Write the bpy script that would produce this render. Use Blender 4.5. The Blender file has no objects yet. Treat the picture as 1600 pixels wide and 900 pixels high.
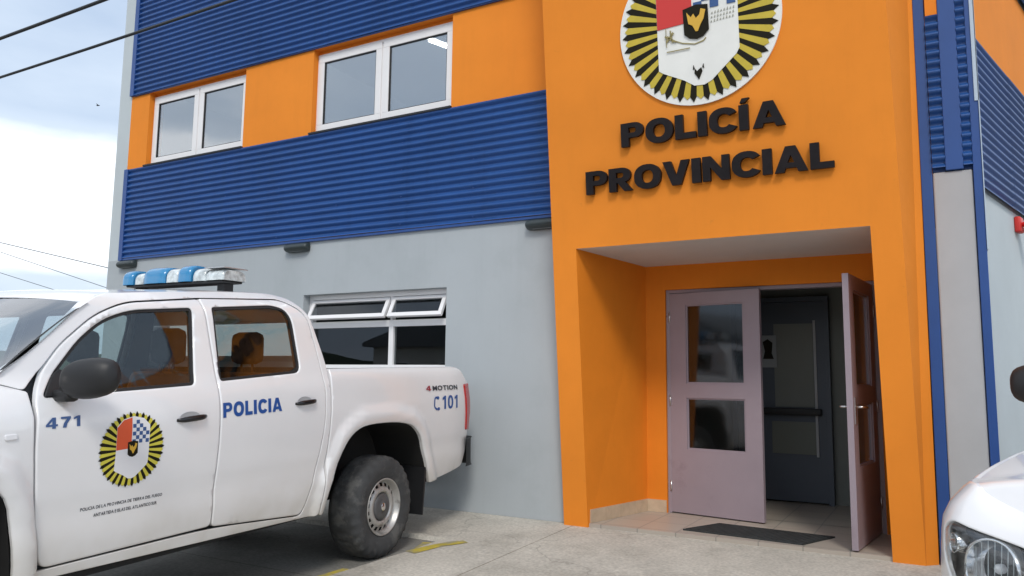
import bpy, bmesh, math, random
import numpy as np
from mathutils import Vector, Matrix, Euler
from mathutils.geometry import delaunay_2d_cdt
random.seed(7)
SC = bpy.context.scene
COL = SC.collection
rad = math.radians

# ------------------------------------------------------------ camera
cd = bpy.data.cameras.new('camera'); cam = bpy.data.objects.new('camera', cd); COL.objects.link(cam)
cd.sensor_width = 36; cd.lens = 27.0; cd.clip_start = .05; cd.clip_end = 3000
R_ = Vector((.87321068, .48719956, .01181933)); U_ = Vector((.04628981, -.10705965, .99317445)); F_ = R_.cross(U_) * -1
mw = Matrix((( R_.x, U_.x, -F_.x, 0), (R_.y, U_.y, -F_.y, -6.3943), (R_.z, U_.z, -F_.z, 1.2493), (0, 0, 0, 1)))
cam.matrix_world = mw
SC.camera = cam

# ------------------------------------------------------------ sky
SUN_EL, SUN_AZ = rad(44), rad(150)      # azimuth from +Y clockwise
world = bpy.data.worlds.new("World"); SC.world = world; world.use_nodes = True
nt = world.node_tree; nt.nodes.clear()
def wn(t, **k):
    n = nt.nodes.new(t)
    for a, b in k.items(): setattr(n, a, b)
    return n
wo = wn('ShaderNodeOutputWorld'); bg = wn('ShaderNodeBackground'); bg.inputs[1].default_value = .1
sky = wn('ShaderNodeTexSky', sky_type='NISHITA'); sky.sun_disc = False
sky.sun_elevation = SUN_EL; sky.sun_rotation = SUN_AZ; sky.air_density = 1.2; sky.dust_density = 2.0
tc = wn('ShaderNodeTexCoord'); mp = wn('ShaderNodeMapping'); mp.inputs['Scale'].default_value = (1, 1, 3.2); mp.inputs['Location'].default_value = (3.1, .4, .35)
nz = wn('ShaderNodeTexNoise'); nz.inputs['Scale'].default_value = 1.5; nz.inputs['Detail'].default_value = 7; nz.inputs['Roughness'].default_value = .5
cr = wn('ShaderNodeValToRGB')
cr.color_ramp.elements[0].position = .36; cr.color_ramp.elements[0].color = (4.4, 5.4, 6.9, 1)
cr.color_ramp.elements[1].position = .60; cr.color_ramp.elements[1].color = (10.6, 10.9, 11.4, 1)
e = cr.color_ramp.elements.new(.50); e.color = (5.9, 6.8, 8.0, 1)
# lift towards white in a band 8-24 degrees above the horizon
sep = wn('ShaderNodeSeparateXYZ'); b1 = wn('ShaderNodeValToRGB')
els = b1.color_ramp.elements
els[0].position = 0; els[0].color = (.5, .5, .5, 1); els[1].position = 1; els[1].color = (.56, .56, .56, 1)
for p, v in ((.085, .40), (.105, .44), (.135, .80), (.235, .86), (.285, .44), (.42, .40), (.6, .52)):
    q = els.new(p); v = max(v, 0); q.color = (v, v, v, 1)
add = wn('ShaderNodeMath', operation='ADD'); mixc = wn('ShaderNodeMixRGB'); mixc.inputs[0].default_value = .86
L = nt.links.new
L(tc.outputs['Generated'], mp.inputs[0]); L(mp.outputs[0], nz.inputs[0]); L(tc.outputs['Generated'], sep.inputs[0]); L(sep.outputs['Z'], b1.inputs[0]); ma = wn('ShaderNodeMath', operation='MULTIPLY_ADD'); ma.inputs[1].default_value = .6; ma.inputs[2].default_value = -.3; L(b1.outputs[0], ma.inputs[0])
L(nz.outputs[0], add.inputs[0]); L(ma.outputs[0], add.inputs[1]); L(add.outputs[0], cr.inputs[0])
L(sky.outputs[0], mixc.inputs[1]); L(cr.outputs[0], mixc.inputs[2]); L(mixc.outputs[0], bg.inputs[0]); L(bg.outputs[0], wo.inputs[0])

sl = bpy.data.lights.new('sun', 'SUN'); sl.energy = 1.2; sl.angle = rad(14); sl.color = (1, .95, .88)
so = bpy.data.objects.new('sun', sl); COL.objects.link(so)
sd = Vector((math.sin(SUN_AZ) * math.cos(SUN_EL), math.cos(SUN_AZ) * math.cos(SUN_EL), math.sin(SUN_EL)))
so.rotation_euler = sd.to_track_quat('Z', 'Y').to_euler()

SC.view_settings.view_transform = "Standard"; SC.view_settings.look = "None"; SC.view_settings.gamma = 1; SC.view_settings.exposure = 0.45
SC.render.engine = 'CYCLES'; SC.cycles.use_denoising = True; SC.cycles.max_bounces = 8; SC.cycles.transparent_max_bounces = 16

# ------------------------------------------------------------ helpers
def tag(o, label=None, cat=None, group=None, kind=None):
    if label: o['label'] = label
    if cat: o['category'] = cat
    if group: o['group'] = group
    if kind: o['kind'] = kind
    return o
def empty(name, loc=(0, 0, 0), rot=(0, 0, 0), label=None, cat=None, group=None):
    o = bpy.data.objects.new(name, None); COL.objects.link(o); o.location = loc; o.rotation_euler = rot
    o.empty_display_size = .1
    return tag(o, label, cat, group)

class MB:
    def __init__(s): s.bm = bmesh.new(); s.mats = []
    def v(s, co): return s.bm.verts.new(co)
    def face(s, cos, mi=0, smooth=False):
        try:
            f = s.bm.faces.new([s.bm.verts.new(c) for c in cos]); f.material_index = mi; f.smooth = smooth
            return f
        except ValueError: return None
    def hexa(s, p, mi=0):      # 8 corners: bottom 4 (ccw), top 4
        vs = [s.bm.verts.new(c) for c in p]
        for q in ((3, 2, 1, 0), (4, 5, 6, 7), (0, 1, 5, 4), (1, 2, 6, 5), (2, 3, 7, 6), (3, 0, 4, 7)):
            f = s.bm.faces.new([vs[i] for i in q]); f.material_index = mi
        return s
    def box(s, x0, x1, y0, y1, z0, z1, mi=0, bev=0):
        if x0 > x1: x0, x1 = x1, x0
        if y0 > y1: y0, y1 = y1, y0
        if z0 > z1: z0, z1 = z1, z0
        if bev:
            b2 = bmesh.new(); vs = [b2.verts.new(c) for c in ((x0, y0, z0), (x1, y0, z0), (x1, y1, z0), (x0, y1, z0), (x0, y0, z1), (x1, y0, z1), (x1, y1, z1), (x0, y1, z1))]
            for q in ((3, 2, 1, 0), (4, 5, 6, 7), (0, 1, 5, 4), (1, 2, 6, 5), (2, 3, 7, 6), (3, 0, 4, 7)): b2.faces.new([vs[i] for i in q])
            bmesh.ops.bevel(b2, geom=b2.edges[:], offset=bev, segments=2, affect='EDGES', profile=.5)
            for f in b2.faces: f.material_index = mi; f.smooth = True
            me = bpy.data.meshes.new('t'); b2.to_mesh(me); b2.free(); s.bm.from_mesh(me); bpy.data.meshes.remove(me)
            return s
        return s.hexa(((x0, y0, z0), (x1, y0, z0), (x1, y1, z0), (x0, y1, z0), (x0, y0, z1), (x1, y0, z1), (x1, y1, z1), (x0, y1, z1)), mi)
    def prism(s, pts, f3, d0, d1, mi=0, smooth=False):   # pts 2d, f3(u,v,d)->3d
        a = [s.bm.verts.new(f3(u, v, d0)) for u, v in pts]; b = [s.bm.verts.new(f3(u, v, d1)) for u, v in pts]
        n = len(pts)
        for q in [a[::-1], b] + [[a[i], a[(i + 1) % n], b[(i + 1) % n], b[i]] for i in range(n)]:
            try:
                f = s.bm.faces.new(q); f.material_index = mi
            except ValueError: pass
        return s
    def grid(s, rows, mi=0, close_v=False, smooth=True):
        vs = [[s.bm.verts.new(c) for c in r] for r in rows]
        for i in range(len(rows) - 1):
            n = len(rows[i]); m = n if close_v else n - 1
            for j in range(m):
                try:
                    f = s.bm.faces.new([vs[i][j], vs[i][(j + 1) % n], vs[i + 1][(j + 1) % n], vs[i + 1][j]]); f.material_index = mi; f.smooth = smooth
                except ValueError: pass
        return vs
    def tube(s, pts, r, seg=8, mi=0, cap=True):
        pts = [Vector(p) for p in pts]; rows = []
        rr = r if isinstance(r, (list, tuple)) else [r] * len(pts)
        up = Vector((0, 0, 1))
        for i, p in enumerate(pts):
            d = (pts[min(i + 1, len(pts) - 1)] - pts[max(i - 1, 0)]).normalized()
            a = d.cross(up)
            if a.length < .1: a = d.cross(Vector((1, 0, 0)))
            a.normalize(); b = a.cross(d)
            rows.append([p + (a * math.cos(t) + b * math.sin(t)) * rr[i] for t in [2 * math.pi * k / seg for k in range(seg)]])
        vs = s.grid(rows, mi, True)
        if cap:
            for r_ in (vs[0], vs[-1]):
                f = s.bm.faces.new(r_); f.material_index = mi
        return s
    def lathe(s, prof, axis_f, seg=48, mi=0, smooth=True):  # prof [(r, h)], axis_f(cos*r, sin*r, h)->3d
        rows = [[axis_f(r * math.cos(2 * math.pi * k / seg), r * math.sin(2 * math.pi * k / seg), h) for k in range(seg)] for r, h in prof]
        return s.grid(rows, mi, True, smooth)
    def build(s, name, mat, parent=None, bevel=0, smooth=False, recalc=True, autosm=None):
        if recalc: bmesh.ops.recalc_face_normals(s.bm, faces=s.bm.faces)
        me = bpy.data.meshes.new(name); s.bm.to_mesh(me); s.bm.free()
        for m in (mat if isinstance(mat, (list, tuple)) else [mat]): me.materials.append(m)
        if smooth:
            for p in me.polygons: p.use_smooth = True
        o = bpy.data.objects.new(name, me); COL.objects.link(o)
        if parent: o.parent = parent
        if bevel:
            b = o.modifiers.new('bevel', 'BEVEL'); b.width = bevel; b.segments = 2; b.limit_method = 'ANGLE'; b.angle_limit = rad(40)
        return o

def rpoly(pts, r=.02, n=4):      # rounded polygon; pts may carry an own radius
    out = []; N = len(pts)
    for i in range(N):
        p = Vector(pts[i][:2]); ri = pts[i][2] if len(pts[i]) > 2 else r
        a = Vector(pts[i - 1][:2]) - p; b = Vector(pts[(i + 1) % N][:2]) - p
        ri_ = min(ri, a.length * .45, b.length * .45)
        if ri_ < 1e-4: out.append(tuple(p)); continue
        A = p + a.normalized() * ri_; B = p + b.normalized() * ri_
        for k in range(n + 1):
            t = k / n; q = A * (1 - t) ** 2 + p * 2 * t * (1 - t) + B * t * t; out.append(tuple(q))
    return out
def spline(pts, n=6):            # open Catmull-Rom
    P = [Vector(p) for p in pts]; out = []
    for i in range(len(P) - 1):
        a, b, c, d = P[max(i - 1, 0)], P[i], P[i + 1], P[min(i + 2, len(P) - 1)]
        for k in range(n):
            t = k / n
            out.append(tuple(.5 * ((2 * b) + (c - a) * t + (2 * a - 5 * b + 4 * c - d) * t * t + (3 * b - a - 3 * c + d) * t ** 3)))
    out.append(tuple(P[-1])); return out
def area2(p): return sum(p[i - 1][0] * p[i][1] - p[i][0] * p[i - 1][1] for i in range(len(p))) / 2
def offset(poly, d):             # d > 0 grows
    n = len(poly); s = 1 if area2(poly) > 0 else -1; out = []
    for i in range(n):
        p = Vector(poly[i]); a = (p - Vector(poly[i - 1])); b = (Vector(poly[(i + 1) % n]) - p)
        if a.length < 1e-7: a = b
        if b.length < 1e-7: b = a
        a.normalize(); b.normalize()
        na = Vector((a.y, -a.x)) * s; nb = Vector((b.y, -b.x)) * s; m = na + nb
        if m.length < 1e-4: m = na
        m.normalize(); k = d / max(.45, m.dot(na)); out.append(tuple(p + m * k))
    return out
def densify(poly, h):
    out = []
    for i in range(len(poly)):
        a, b = Vector(poly[i]), Vector(poly[(i + 1) % len(poly)]); l = (b - a).length
        if l < 1e-6: continue
        n = max(1, int(math.ceil(l / h)))
        for k in range(n): out.append(tuple(a + (b - a) * k / n))
    return out
def inside(P, poly):
    x, y = P[:, 0], P[:, 1]; c = np.zeros(len(P), bool); q = np.array(poly); n = len(q); j = n - 1
    for i in range(n):
        xi, yi = q[i]; xj, yj = q[j]
        if yi != yj: c ^= ((yi > y) != (yj > y)) & (x < (xj - xi) * (y - yi) / (yj - yi) + xi)
        j = i
    return c
def dist(P, loops):
    d = np.full(len(P), 1e9)
    for poly in loops:
        q = np.array(poly); n = len(q)
        for i in range(n):
            a, b = q[i], q[(i + 1) % n]; ab = b - a; L2 = (ab @ ab)
            if L2 < 1e-14: continue
            t = np.clip(((P - a) @ ab) / L2, 0, 1); d = np.minimum(d, np.hypot(*((a + t[:, None] * ab) - P).T))
    return d
def panel(mb, outer, holes, surf, h=.035, rnd=.006, thick=.02, mi=0, mi_in=None, smooth=True):
    """flat outline with holes laid on the surface surf(u, v, depth); edges rounded, closed to a shell"""
    loops = [densify(outer, h)] + [densify(x, h) for x in holes]
    V = []; E = []; 
    for lp in loops:
        b = len(V); V += [tuple(p) for p in lp]; E += [(b + i, b + (i + 1) % len(lp)) for i in range(len(lp))]
    nb = len(V)
    extra = []
    if rnd:
        for k, lp in enumerate(loops):
            for dd in (.35 * rnd, rnd, 1.8 * rnd): extra += offset(lp, -dd if k == 0 else dd)
    o = np.array(loops[0]); x0, y0 = o.min(0); x1, y1 = o.max(0)
    gx = np.arange(x0 + h / 2, x1, h); gy = np.arange(y0 + h / 2, y1, h)
    G = np.array([(a + (h / 2 if j % 2 else 0), b) for j, b in enumerate(gy) for a in gx]) if len(gx) and len(gy) else np.zeros((0, 2))
    def ok(P, md):
        if len(P) == 0: return P
        m = inside(P, loops[0])
        for hl in loops[1:]: m &= ~inside(P, hl)
        P = P[m]
        if len(P) == 0: return P
        return P[dist(P, loops) > md]
    G = ok(G, max(h * .4, rnd * 2.6)); X = ok(np.array(extra), .3 * rnd) if extra else np.zeros((0, 2))
    V += [tuple(p) for p in X] + [tuple(p) for p in G]
    vo, eo, fo, ov, oe, of = delaunay_2d_cdt([Vector(p) for p in V], E, [], 0, 1e-6)
    P = np.array([tuple(v) for v in vo]); T = np.array([tuple(f) for f in fo]); C = P[T].mean(1)
    m = inside(C, loops[0])
    for hl in loops[1:]: m &= ~inside(C, hl)
    T = T[m]; D = dist(P, loops)
    drop = np.where(D < rnd, rnd - np.sqrt(np.maximum(0, rnd ** 2 - (rnd - D) ** 2)), 0) if rnd else np.zeros(len(P))
    bm = mb.bm
    a = [bm.verts.new(surf(p[0], p[1], d)) for p, d in zip(P, drop)]
    if thick: b = [bm.verts.new(surf(p[0], p[1], thick)) for p in P]
    for t in T:
        f = bm.faces.new([a[i] for i in t]); f.smooth = smooth; f.material_index = mi
        if thick:
            f = bm.faces.new([b[i] for i in t[::-1]]); f.material_index = mi if mi_in is None else mi_in
    if thick:
        cnt = {}
        for t in T:
            for i in range(3):
                e_ = (t[i], t[(i + 1) % 3]); cnt[e_] = 1
        for (i, j) in list(cnt):
            if (j, i) not in cnt:
                f = bm.faces.new([bm.verts.new(a[j].co), bm.verts.new(a[i].co), bm.verts.new(b[i].co), bm.verts.new(b[j].co)]); f.material_index = mi
    return mb

# ------------------------------------------------------------ materials
def mat(name, col, rough=.6, metal=0, coat=0, noise=None, bump=None, spec=None, grime=None, streak=0):
    """noise=(scale, amount) colour variation; bump=(scale, strength, distance); grime=(scale, colour, threshold, amount)"""
    m = bpy.data.materials.new(name); m.use_nodes = True; n = m.node_tree; b = n.nodes['Principled BSDF']
    b.inputs['Base Color'].default_value = (*col, 1); b.inputs['Roughness'].default_value = rough; b.inputs['Metallic'].default_value = metal
    if coat: b.inputs['Coat Weight'].default_value = coat; b.inputs['Coat Roughness'].default_value = .04
    if spec is not None: b.inputs['Specular IOR Level'].default_value = spec
    tcn = n.nodes.new('ShaderNodeTexCoord'); out = None
    if noise:
        t = n.nodes.new('ShaderNodeTexNoise'); t.inputs['Scale'].default_value = noise[0]; t.inputs['Detail'].default_value = 8; t.inputs['Roughness'].default_value = .6
        n.links.new(tcn.outputs['Object'], t.inputs[0])
        r = n.nodes.new('ShaderNodeMapRange'); r.inputs[1].default_value = .3; r.inputs[2].default_value = .7; r.inputs[3].default_value = 1 - noise[1]; r.inputs[4].default_value = 1 + noise[1]
        n.links.new(t.outputs[0], r.inputs[0])
        mu = n.nodes.new('ShaderNodeVectorMath'); mu.operation = 'SCALE'; mu.inputs[0].default_value = col; n.links.new(r.outputs[0], mu.inputs['Scale'])
        out = mu.outputs[0]
    if grime:
        t = n.nodes.new('ShaderNodeTexNoise'); t.inputs['Scale'].default_value = grime[0]; t.inputs['Detail'].default_value = 10; t.inputs['Roughness'].default_value = .65
        n.links.new(tcn.outputs['Object'], t.inputs[0])
        r = n.nodes.new('ShaderNodeMapRange'); r.inputs[1].default_value = grime[2]; r.inputs[2].default_value = grime[2] + .12; r.inputs[4].default_value = grime[3]
        n.links.new(t.outputs[0], r.inputs[0])
        mx = n.nodes.new('ShaderNodeMixRGB'); mx.inputs[1].default_value = (*col, 1); mx.inputs[2].default_value = (*grime[1], 1)
        n.links.new(r.outputs[0], mx.inputs[0])
        if out: n.links.new(out, mx.inputs[1])
        out = mx.outputs[0]
    if streak and out:
        mpn = n.nodes.new('ShaderNodeMapping'); mpn.inputs['Scale'].default_value = (9, 9, .55); n.links.new(tcn.outputs['Object'], mpn.inputs[0])
        t = n.nodes.new('ShaderNodeTexNoise'); t.inputs['Scale'].default_value = 1; t.inputs['Detail'].default_value = 7; t.inputs['Roughness'].default_value = .7; n.links.new(mpn.outputs[0], t.inputs[0])
        r = n.nodes.new('ShaderNodeMapRange'); r.inputs[1].default_value = .50; r.inputs[2].default_value = .72; r.inputs[3].default_value = 1; r.inputs[4].default_value = 1 - streak; n.links.new(t.outputs[0], r.inputs[0])
        mu = n.nodes.new('ShaderNodeVectorMath'); mu.operation = 'SCALE'; n.links.new(out, mu.inputs[0]); n.links.new(r.outputs[0], mu.inputs['Scale']); out = mu.outputs[0]
    if out: n.links.new(out, b.inputs['Base Color'])
    if bump:
        t = n.nodes.new('ShaderNodeTexNoise'); t.inputs['Scale'].default_value = bump[0]; t.inputs['Detail'].default_value = 6
        n.links.new(tcn.outputs['Object'], t.inputs[0])
        bp = n.nodes.new('ShaderNodeBump'); bp.inputs['Strength'].default_value = bump[1]; bp.inputs['Distance'].default_value = bump[2]
        n.links.new(t.outputs[0], bp.inputs['Height']); n.links.new(bp.outputs[0], b.inputs['Normal'])
    return m
def glass(name, tint, refl=.0, ior=1.5, rough=.0, wob=0):
    m = bpy.data.materials.new(name); m.use_nodes = True; n = m.node_tree; n.nodes.clear()
    o = n.nodes.new('ShaderNodeOutputMaterial'); tr = n.nodes.new('ShaderNodeBsdfTransparent'); tr.inputs[0].default_value = (*tint, 1)
    g = n.nodes.new('ShaderNodeBsdfGlossy'); g.inputs['Roughness'].default_value = rough; g.inputs[0].default_value = (.95, .97, 1, 1)
    F0 = (((ior - 1) / (ior + 1)) ** 2 + refl) * .55      # a pane has two faces
    tr.inputs[0].default_value = (*[c ** .5 for c in tint], 1)
    ge = n.nodes.new('ShaderNodeNewGeometry'); dt_ = n.nodes.new('ShaderNodeVectorMath'); dt_.operation = 'DOT_PRODUCT'
    n.links.new(ge.outputs['Normal'], dt_.inputs[0]); n.links.new(ge.outputs['Incoming'], dt_.inputs[1])
    def mth(op, a, b_=None):
        q = n.nodes.new('ShaderNodeMath'); q.operation = op; n.links.new(a, q.inputs[0])
        if b_ is not None: q.inputs[1].default_value = b_
        return q.outputs[0]
    c1 = mth('ABSOLUTE', dt_.outputs['Value']); c2 = mth('MULTIPLY', c1, -1); c3 = mth('ADD', c2, 1); c4 = mth('POWER', c3, 5); c5 = mth('MULTIPLY', c4, 1 - F0); ad_o = mth('ADD', c5, F0)
    mx = n.nodes.new('ShaderNodeMixShader')
    n.links.new(ad_o, mx.inputs[0]); n.links.new(tr.outputs[0], mx.inputs[1]); n.links.new(g.outputs[0], mx.inputs[2]); n.links.new(mx.outputs[0], o.inputs[0])
    if wob:
        t = n.nodes.new('ShaderNodeTexNoise'); t.inputs['Scale'].default_value = 1.3; tcn = n.nodes.new('ShaderNodeTexCoord')
        n.links.new(tcn.outputs['Object'], t.inputs[0]); bp = n.nodes.new('ShaderNodeBump'); bp.inputs['Strength'].default_value = wob; bp.inputs['Distance'].default_value = .02
        n.links.new(t.outputs[0], bp.inputs['Height']); n.links.new(bp.outputs[0], g.inputs['Normal'])
    return m
def emis(name, col, s):
    m = bpy.data.materials.new(name); m.use_nodes = True; b = m.node_tree.nodes['Principled BSDF']
    b.inputs['Base Color'].default_value = (*col, 1); b.inputs['Emission Color'].default_value = (*col, 1); b.inputs['Emission Strength'].default_value = s
    return m
M = {}
M['orange'] = mat('orange_render', (.80, .250, .024), .75, grime=(5, (.50, .17, .03), .66, .5), streak=.03, noise=(1.6, .05), bump=(260, .12, .004), spec=.25)
M['orange_int'] = mat('orange_render_shaded', (.77, .230, .018), .75, streak=.03, noise=(2.2, .05), bump=(260, .12, .004), spec=.2)  # same orange render, recess shade put into a darker colour
M['grey'] = mat('grey_render', (.41, .445, .465), .8, streak=.03, noise=(.9, .05), bump=(220, .15, .004), spec=.25, grime=(1.1, (.36, .395, .41), .52, .5))
M['grey_light'] = mat('pale_grey_render', (.50, .55, .57), .8, noise=(1.4, .05), bump=(220, .12, .004), spec=.25)
M['pier_grey'] = mat('pier_grey_render', (.42, .43, .44), .75, noise=(2, .06), bump=(180, .15, .004), spec=.25)
M['blue'] = mat('blue_coated_steel', (.012, .072, .26), .42, streak=.15, noise=(1.2, .10), spec=.5, bump=(3, .06, .02))
M['blue_trim'] = mat('blue_flashing', (.016, .066, .25), .4, noise=(3, .08), spec=.5)
M['white_pvc'] = mat('white_window_frame', (.80, .79, .79), .35, noise=(4, .03))
M['seal'] = mat('black_rubber', (.015, .015, .016), .6)
M['win_glass'] = glass('window_glass', (.88, .90, .87), .44, 1.7, 0.03, .12)
M['dark_glass'] = glass('ground_window_glass', (.40, .43, .44), .05, 1.45, 0, .04)
M['door_glass'] = glass('door_glass', (.40, .41, .41), .05, 1.55, .06, .04)
M['mauve'] = mat('mauve_door_paint', (.31, .255, .29), .45, noise=(2.5, .05), bump=(90, .05, .003), grime=(4, (.22, .17, .2), .6, .5))
M['steel'] = mat('brushed_steel', (.62, .62, .62), .28, 1, noise=(8, .1))
M['ceil'] = mat('soffit_plaster', (.60, .58, .56), .85, noise=(1.5, .05))
M['skirt'] = mat('beige_tile', (.52, .40, .28), .35, noise=(9, .14))
M['room'] = mat('room_wall', (.62, .64, .60), .8, noise=(1, .05))
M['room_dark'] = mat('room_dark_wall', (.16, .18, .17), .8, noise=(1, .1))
M['letter'] = mat('dark_letter_paint', (.012, .009, .010), .5, spec=.2, noise=(9, .3), bump=(60, .2, .004))
M['lampbody'] = mat('wall_lamp_grey_green', (.03, .042, .045), .4)
M['lampdiff'] = mat('lamp_diffuser', (.10, .11, .11), .4)
M['white'] = mat('white_enamel', (.80, .80, .76), .4, noise=(3, .05))
M['yellow'] = mat('crest_yellow', (.55, .42, .035), .45, noise=(9, .08))
M['black'] = mat('crest_black', (.014, .012, .006), .6, spec=.15)
M['red'] = mat('crest_red', (.62, .035, .028), .45)
M['blue_sq'] = mat('crest_blue', (.035, .095, .26), .45)
M['gold'] = mat('crest_gold', (.68, .40, .04), .45)
M['faint'] = mat('crest_line_grey', (.38, .38, .33), .5)
M['concrete_l'] = mat('crest_line_brown', (.30, .25, .10), .5)
# concrete
def concrete(name, col, wet, joints=True):
    m = mat(name, col, .85, noise=(1.3, .16), grime=(1.5, wet, .50, .65), spec=.3)
    n = m.node_tree; b = n.nodes['Principled BSDF']; tcn = [x for x in n.nodes if x.type == 'TEX_COORD'][0]
    src = b.inputs['Base Color'].links[0].from_socket
    t = n.nodes.new('ShaderNodeTexNoise'); t.inputs['Scale'].default_value = 45; t.inputs['Detail'].default_value = 6; n.links.new(tcn.outputs['Object'], t.inputs[0])
    r = n.nodes.new('ShaderNodeMapRange'); r.inputs[1].default_value = .3; r.inputs[2].default_value = .7; r.inputs[3].default_value = .80; r.inputs[4].default_value = 1.16; n.links.new(t.outputs[0], r.inputs[0])
    mu = n.nodes.new('ShaderNodeVectorMath'); mu.operation = 'SCALE'; n.links.new(src, mu.inputs[0]); n.links.new(r.outputs[0], mu.inputs['Scale'])
    # cracks
    w = n.nodes.new('ShaderNodeTexNoise'); w.inputs['Scale'].default_value = 2.2; w.inputs['Detail'].default_value = 6; n.links.new(tcn.outputs['Object'], w.inputs[0])
    vm = n.nodes.new('ShaderNodeVectorMath'); vm.operation = 'MULTIPLY_ADD'; vm.inputs[1].default_value = (.8, .8, .8); n.links.new(w.outputs['Color'], vm.inputs[0]); n.links.new(tcn.outputs['Object'], vm.inputs[2])
    vo = n.nodes.new('ShaderNodeTexVoronoi'); vo.feature = 'DISTANCE_TO_EDGE'; vo.inputs['Scale'].default_value = .30; n.links.new(vm.outputs[0], vo.inputs[0])
    r2 = n.nodes.new('ShaderNodeMapRange'); r2.inputs[1].default_value = .0; r2.inputs[2].default_value = .004; r2.inputs[3].default_value = .72; r2.inputs[4].default_value = 1; n.links.new(vo.outputs[0], r2.inputs[0])
    mu2 = n.nodes.new('ShaderNodeVectorMath'); mu2.operation = 'SCALE'; n.links.new(mu.outputs[0], mu2.inputs[0]); n.links.new(r2.outputs[0], mu2.inputs['Scale'])
    jb = n.nodes.new('ShaderNodeTexBrick'); jb.offset = 0; jb.inputs['Scale'].default_value = 1; jb.inputs['Brick Width'].default_value = 2.9; jb.inputs['Row Height'].default_value = 2.3; jb.inputs['Mortar Size'].default_value = .006; jb.inputs['Mortar Smooth'].default_value = .4
    jb.inputs['Color1'].default_value = (1, 1, 1, 1); jb.inputs['Color2'].default_value = (.94, .94, .93, 1); jb.inputs['Mortar'].default_value = (.50, .48, .45, 1); n.links.new(tcn.outputs['Object'], jb.inputs[0])
    mj = n.nodes.new('ShaderNodeVectorMath'); mj.operation = 'MULTIPLY'; n.links.new(mu2.outputs[0], mj.inputs[0]); n.links.new(jb.outputs[0], mj.inputs[1])
    n.links.new(mj.outputs[0], b.inputs['Base Color'])
    bp = n.nodes.new('ShaderNodeBump'); bp.inputs['Strength'].default_value = .5; bp.inputs['Distance'].default_value = .006; n.links.new(t.outputs[0], bp.inputs['Height']); n.links.new(bp.outputs[0], b.inputs['Normal'])
    return m
M['apron'] = concrete('pale_concrete', (.50, .475, .42), (.36, .34, .295))
M['parking'] = concrete('darker_parking_concrete', (.23, .225, .205), (.17, .165, .15))  # darker than the apron, shows under and beside the truck
M['asphalt'] = mat('street_asphalt', (.07, .07, .072), .9, noise=(3, .2), bump=(80, .4, .01))
M['yline'] = mat('worn_yellow_paint', (.50, .40, .05), .7, noise=(6, .3), grime=(7, (.30, .28, .2), .50, .9))
M['soil'] = mat('dry_ground', (.20, .19, .15), .95, noise=(.3, .2), bump=(5, .5, .1))
M['hill'] = mat('hill_scrub', (.09, .11, .08), .95, noise=(.02, .3))

# ------------------------------------------------------------ ground
def gz(y): return -.104 + .021 * (max(-9, min(y, 2)) + 1.88)     # yard slopes gently away from the building
mb = MB()
mb.grid([[(x, y, gz(y) - .012) for x in (-900, -60, -20, 0, 20, 60, 900)] for y in (-900, -9, 2, 900)], smooth=False)
tag(mb.build('ground', M['soil']), kind='structure')
mb = MB(); mb.grid([[(x, y, gz(y)) for x in (-40, -3.2, 14)] for y in (-9.5, -9, -4, 0, 1.9)], smooth=False)
tag(mb.build('parking_yard', M['parking']), kind='structure')
def az(y): return gz(y) + .034
mb = MB()
ap = [(-3.62, -8.6), (9, -8.6), (9, .95), (-12, .95), (-12, -1.02), (-3.60, -1.02), (-3.60, -1.5), (-3.655, -2.4)]
nn = 14
def slab(mb, pts, zf, bev=.02):
    vt = [mb.v((x, y, zf(y))) for x, y in pts]
    mb.bm.faces.new(vt)
    off = offset(pts, bev)
    n = len(pts)
    for i in range(n):
        a, b = pts[i], pts[(i + 1) % n]; c, d = off[(i + 1) % n], off[i]
        mb.face([(a[0], a[1], zf(a[1])), (b[0], b[1], zf(b[1])), (c[0], c[1], zf(c[1]) - .036), (d[0], d[1], zf(d[1]) - .036)])
slab(mb, ap, az)
tag(mb.build('concrete_apron', M['apron']), kind='structure')
mb = MB(); mb.grid([[(x, y, gz(-9) + z) for x in (-200, 200)] for y, z in ((-9.5, .002), (-20, .002))], smooth=False)
tag(mb.build('street', M['asphalt']), kind='structure')
mb = MB(); mb.box(-200, 200, -22.5, -20, -.4, -.12)
tag(mb.build('far_pavement', M['apron']), kind='structure')
mb = MB()
rows = []
for k in range(2):
    rows.append([(600 * math.cos(t), 600 * math.sin(t), (-2 if k == 0 else 9 + 9 * math.sin(t * 5.3) + 5 * math.sin(t * 13.1 + 1) + 2 * math.sin(t * 31))) for t in [2 * math.pi * i / 240 for i in range(241)]])
rows.append([(x * 1.35, y * 1.35, z * 1.1 + 3) for x, y, z in rows[-1]])
mb.grid(rows)
tag(mb.build('distant_hills', M['hill']), kind='structure')

# yellow bay line beside the truck and the broken patch behind the wheel
def stripe(pts, zf, w, name, label):
    mb = MB(); rows = []
    for i, (x, y) in enumerate(pts):
        a = Vector(pts[max(i - 1, 0)]); b = Vector(pts[min(i + 1, len(pts) - 1)]); d = (b - a).normalized(); nn_ = Vector((-d.y, d.x)) * w / 2 * (1 + .12 * math.sin(i * 2.7))
        rows.append([(x + nn_.x, y + nn_.y, zf(y)), (x - nn_.x, y - nn_.y, zf(y))])
    mb.grid(rows, smooth=False)
    o = mb.build(name, M['yline']); tag(o, kind='structure'); return o
stripe([(-3.73 - .012 * k, -2.05 - .25 * k) for k in range(16)], lambda y: gz(y) + .004, .09, 'painted_bay_line', '')
stripe([(-3.555, -1.56), (-3.53, -1.42), (-3.50, -1.28), (-3.44, -1.15), (-3.38, -1.06)], lambda y: az(y) + .004, .10, 'painted_bay_corner', '')
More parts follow.
